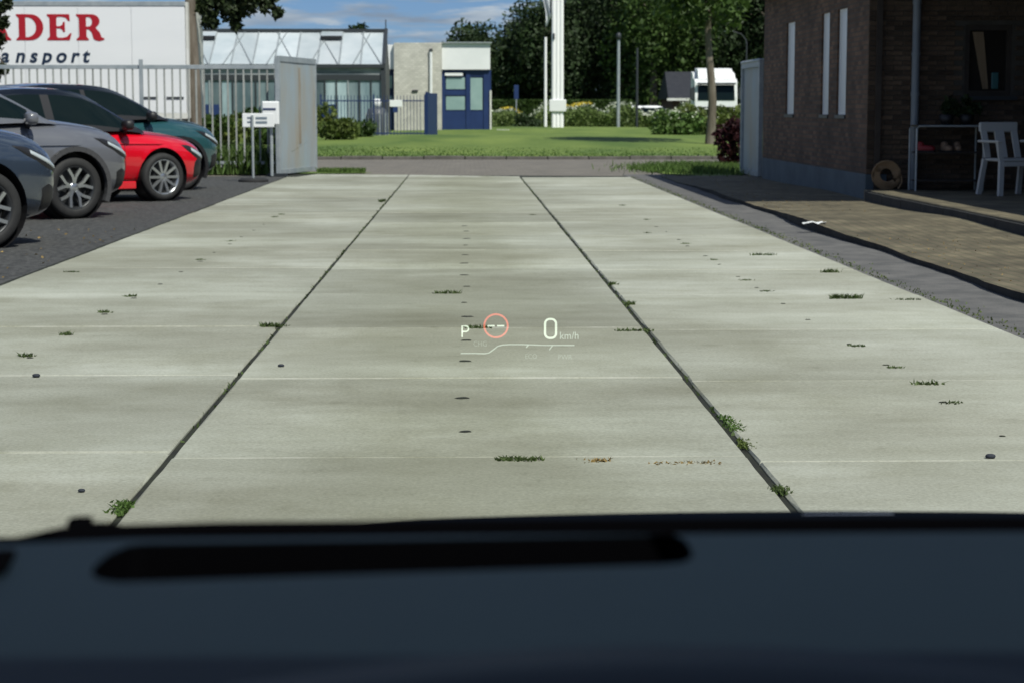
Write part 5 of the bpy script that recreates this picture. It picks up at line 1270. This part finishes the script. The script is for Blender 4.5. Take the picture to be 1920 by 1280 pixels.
# ================================================================== OWN CAR
DZ = EYE - 0.22
own = thing('car', 'dark car the view looks out of, its dashboard along the bottom', 'car', (0.35, 0.0, 0.0))
def own_part(mb_or_me, name, m=None, parent=None, smooth=False):
    o = mb_or_me.build(name, m, parent or own, smooth) if isinstance(mb_or_me, MB) else ob(name, mb_or_me, parent or own)
    if parent is None: o.location = o.location - Vector((0.35, 0, 0))
    return o
M_DASH = pbr('soft_dashboard', (0.0035, 0.0085, 0.0125), .55, c2=(0.0045, 0.0105, 0.015), scale=3, spec=.16, bump=.08, bscale=900)
slot = [G(px, py, DZ) for px, py in ((186, 1086), (170, 1075), (178, 1058), (205, 1036), (240, 1021), (270, 1017), (700, 1011), (1215, 1001), (1262, 1000), (1284, 1010), (1298, 1030), (1298, 1045), (1280, 1054), (1240, 1058), (700, 1075), (300, 1089), (220, 1091))]
sl2 = [(p.x, p.y) for p in slot]
yfar = G(960, 999, DZ).y; yl = G(0, 1022, DZ).y
outer = [(-.75, .60), (1.45, .60), (1.45, yfar - .002), (.45, yfar - .002), (0.0, yfar - .004), (-.17, yfar - .008), (-.205, yfar - .014), (-.26, yl), (-.5, yl - .06), (-.75, yl - .2)]
dm = curve_mesh([outer, sl2], .0004, M_DASH, 'dashboard'); dash = own_part(dm, 'dashboard'); dash.location.z = DZ - .0004
wl_ = MB(); n = len(sl2)
for (x, y) in sl2: wl_.v += [(x, y, DZ - .0009), (x, y, DZ - .07)]
for i in range(n): wl_.f.append((2 * i, 2 * i + 1, (2 * i + 3) % (2 * n), (2 * i + 2) % (2 * n)))
wl_.f.append(tuple(2 * i + 1 for i in range(n)))
M_VOID = pbr('matt_black', (0.002, 0.002, 0.0025), 1.0, spec=0.0)
own_part(wl_, 'projector_recess', M_VOID, dash).location = (0, 0, -(DZ - .0004))
# front roll of dash, instrument hood and corner vent
roll = MB()
NXr = 24
for i in range(NXr + 1):
    x = -.75 + 2.2 * i / NXr
    for (y, z) in ((.62, DZ - .002), (.58, DZ - .004), (.55, DZ - .012), (.53, DZ - .03), (.52, DZ - .2)): roll.v.append((x, y, z))
for i in range(NXr):
    for k in range(4): a_ = i * 5 + k; roll.f.append((a_, a_ + 1, a_ + 6, a_ + 5))
own_part(roll, 'dashboard_edge', M_DASH, dash, True).location = (0, 0, -(DZ - .0004))
hood = MB()
for i in range(25):
    u = -1 + i / 12; x = .072 + .17 * u; z = DZ + .0 + .016 * (1 - u * u) - .001
    for (y, dz) in ((.74, -.02), (.735, 0), (.70, .002), (.62, -.004), (.60, -.03)): hood.v.append((x, y, z + dz * (1 if dz < 0 else 1)))
for i in range(24):
    for k in range(4): a_ = i * 5 + k; hood.f.append((a_, a_ + 1, a_ + 6, a_ + 5))
own_part(hood, 'instrument_hood', M_DASH, dash, True).location = (0, 0, -(DZ - .0004))
va = [G(px, py, DZ + .0) for px, py in ((-60, 1100), (-60, 1040), (30, 1038), (12, 1075))]
own_part(MB().prism([(p.x, p.y) for p in va], 'Z', .0006, .003), 'corner_vent', M_VOID, dash)
# cowl, wiper, bonnet
def sight(py, Y): return P(960, py, Y).z
cw = MB()
prof = [(1.04, sight(1003, 1.04)), (1.10, sight(990, 1.10)), (1.16, sight(979, 1.16)), (1.22, sight(974, 1.22)), (1.24, .86)]
xs_ = np.linspace(-.62, 1.35, 160)
for x in xs_:
    drop = .0095 * min(1, max(0, (-.238 - x) / .04)) + .0035 * (x > -.215) + .10 * max(0, -x - .3) ** 2 + .02 * max(0, x - .8) ** 2
    for (y, z) in prof: cw.v.append((x, y, z - drop))
for i in range(len(xs_) - 1):
    for k in range(4): a_ = i * 5 + k; cw.f.append((a_, a_ + 1, a_ + 6, a_ + 5))
own_part(cw, 'cowl', M_VOID)
wz = lambda px, py, Y=1.20: P(px, py, Y)
wi = MB().tube([wz(196, 990), wz(400, 987), wz(800, 984), wz(1250, 981), wz(1600, 979), wz(2000, 978)], [.002, .003, .003, .003, .003, .003], 8)
wo_ = own_part(wi, 'wiper', M_VOID)
own_part(MB().ellipsoid(wz(150, 977), (.008, .012, .0022), 10, 6, .7), 'washer_jet', M_VOID)
bn = MB(); NB = 26; pys = [(1.27, 978), (1.5, 972), (1.8, 965), (2.1, 960), (2.28, 962), (2.38, 985), (2.42, 1050)]
P_NAVY = pbr('paint_own_car', (0.004, 0.006, 0.010), .9, spec=0.0)
for i in range(NB + 1):
    u = -1 + 2 * i / NB; x = .35 + .74 * u
    for (y, py) in pys:
        yy = y - .12 * u * u * (y - 1.2)
        bn.v.append((x * (1 if y < 2 else 1), yy, P(960, py, y).z - .055 * max(0, abs(u) - .55) ** 1.6 * 2 - .0))
for i in range(NB):
    for k in range(len(pys) - 1): a_ = i * len(pys) + k; bn.f.append((a_, a_ + 1, a_ + 1 + len(pys), a_ + len(pys)))
own_part(bn, 'bonnet', P_NAVY, smooth=True)
glint_ends = [P(1505, 968, 1.75), P(1675, 966, 1.75)]
own_part(MB().bar(glint_ends[0], glint_ends[1], .004, .005), 'bonnet_glint', pbr('glint_metal', (.45, .47, .5), .35, metal=.8), wo_)  # pale strip added to stand for a reflection along the bonnet edge
# shell: roof, pillars, doors, floor, seatback (only seen from beside)
own_part(MB().box((-.30, -1.5, 1.47), (1.0, .42, 1.52), .02), 'roof', P_BLK)
own_part(MB().box((-.29, -1.49, 1.455), (.99, .41, 1.469)), 'headlining', pbr('grey_headlining', (.18, .18, .18), .9))
for s, x0, x1 in ((-1, -.62, -.27), (1, 1.32, .97)):
    own_part(MB().bar((x0, 1.12, .92), (x1, .42, 1.49), .07, .05), 'windscreen_pillar', M_BLACK)
    own_part(MB().box((x0 - .03, -1.5, .25), (x0 + .03, 1.1, .96), .01), 'door', P_NAVY)
    own_part(MB().bar((x0, -.35, .95), (x1, -.3, 1.48), .09, .05), 'centre_pillar', M_BLACK)
own_part(MB().box((-.58, -1.5, .25), (1.28, .5, .30)), 'cabin_floor', M_BLACK)
own_part(MB().box((-.6, -1.55, .25), (1.3, -1.45, 1.0)), 'rear_bulkhead', M_BLACK)
for x in (-.52, 1.22):
    w_ = own_part(MB().lathe([(.22, -.1), (.31, -.11), (.34, -.08), (.34, .08), (.31, .11), (.22, .1)], 32, 'Z' if 0 else 'Y', close=True), 'wheel', M_RUBBER); 
    w_.location = (x - .35, 1.62, .34); w_.rotation_euler = (0, 0, R(90))
    w2 = ob('wheel', w_.data, own, (x - .35, -1.0, .34)); w2.rotation_euler = (0, 0, R(90))
own_part(MB().box((-.35, 2.2, .30), (1.05, 2.40, .60), .05), 'bumper', P_NAVY)
own_part(MB().box((-.55, 1.26, .35), (1.25, 2.2, .62), .05), 'front_wings', P_NAVY)
own_part(MB().box((-.5, .56, .3), (1.2, 1.2, DZ - .12)), 'firewall', M_VOID)
# windscreen
mg = bpy.data.materials.new('windscreen_glass'); mg.use_nodes = True; nn = mg.node_tree.nodes; nn.clear()
oo = nn.new('ShaderNodeOutputMaterial'); tt = nn.new('ShaderNodeBsdfTransparent'); tt.inputs[0].default_value = (.925, .965, .945, 1); mg.node_tree.links.new(tt.outputs[0], oo.inputs[0])
ws = MB(); NWX, NWY = 24, 10
for j in range(NWY + 1):
    v = j / NWY; y = 1.14 - .72 * v; z = .928 + .55 * v
    hw_ = .95 - .31 * v
    for i in range(NWX + 1):
        u = -1 + 2 * i / NWX; ws.v.append((.35 + hw_ * u, y - .12 * u * u + .03 * math.sin(math.pi * v), z - .01 * u * u))
for j in range(NWY):
    for i in range(NWX): a_ = j * (NWX + 1) + i; ws.f.append((a_, a_ + 1, a_ + NWX + 2, a_ + NWX + 1))
own_part(ws, 'windscreen', mg, smooth=True)

# head-up display read-out: the light image the projector forms ahead of the windscreen
HUDY = 5.0
hud = ob('head_up_display', None, own, (-0.35, 0, 0)); hud['label'] = 'glowing head-up display read-out with P, empty speed limit ring and 0 km/h'
def hp(px, py): return P(px, py, HUDY)
H_W = emit_add('hud_white', (.80, .90, .74), .80); H_W2 = emit_add('hud_soft_white', (.80, .92, .82), .38); H_R = emit_add('hud_red', (1.0, .12, .08), .62); H_F = emit_add('hud_faint', (.8, .95, .85), .14)
def hstroke(name, pts, w, m, closed=False):
    q = [hp(*p) for p in pts]; n = len(q); mb = MB(); k = w * HUDY / FPX / 2
    for i in range(n):
        a_ = q[(i - 1) % n] if closed or i > 0 else q[i]; b_ = q[(i + 1) % n] if closed or i < n - 1 else q[i]
        d = (b_ - a_).normalized(); nr = Vector((d.z, 0, -d.x))
        mb.v += [tuple(q[i] + nr * k), tuple(q[i] - nr * k)]
    for i in range(n if closed else n - 1): j = (i + 1) % n; mb.f.append((2 * i, 2 * i + 1, 2 * j + 1, 2 * j))
    return mb.build(name, m, hud)
def htext(name, txt, px, py, capw, caph, m):
    me = text_mesh(txt, 1.0, 0.0, m, name)
    co = [v.co for v in me.vertices]; x0, x1 = min(c.x for c in co), max(c.x for c in co); y0, y1 = min(c.y for c in co), max(c.y for c in co)
    a_ = hp(px, py + caph); s = HUDY / FPX
    for v in me.vertices: v.co = ((v.co.x - x0) / (x1 - x0) * capw * s, 0, (v.co.y - y0) / (y1 - y0) * caph * s)
    return ob(name, me, hud, a_)
hstroke('gear_letter', [(866.5, 632), (866.5, 611)] + [(873 + 5.5 * math.cos(R(t_)), 616.5 + 5.2 * math.sin(R(t_))) for t_ in range(-90, 91, 15)] + [(866.5, 621.7)], 2.9, H_W)
hstroke('limit_ring', [(930 + 22 * math.cos(R(t_)), 611 + 21.5 * math.sin(R(t_))) for t_ in range(0, 360, 8)], 3.6, H_R, True)
for xa, xb in ((914, 927.5), (932, 945.5)): hstroke('limit_dash', [(xa, 611), (xb, 611)], 3.0, H_W)
def rrect(cx, cy, w, h, r, n=6):
    o = []
    for sx, sy, a0 in ((1, -1, -90), (1, 1, 0), (-1, 1, 90), (-1, -1, 180)):
        for i in range(n + 1): t_ = R(a0 + 90 * i / n); o.append((cx + sx * (w - r) + r * math.cos(t_), cy + sy * (h - r) + r * math.sin(t_)))
    return o
hstroke('speed_digit', rrect(1032.3, 616, 10.3, 17.6, 8.5), 4.2, H_W, True)
htext('speed_unit', 'km/h', 1050, 622, 35, 14, H_W2)
htext('charge_text', 'CHG', 888, 639, 25, 10, H_F); htext('eco_text', 'ECO', 985, 663, 22, 9, H_F); htext('power_text', 'PWR', 1047, 664, 26, 9, H_F)
crv = [(864, 662), (890, 662), (909, 662.5), (917, 661), (924, 656), (933, 649), (941, 646.5), (955, 645.5), (980, 645.6), (1020, 647), (1077, 647)]
hstroke('power_curve', crv, 2.2, H_W2)
hstroke('gauge_tick', [(991, 646.5), (986.5, 651)], 2.4, H_W2); hstroke('gauge_tick', [(1036, 647.5), (1030, 655.5)], 2.0, H_W2)
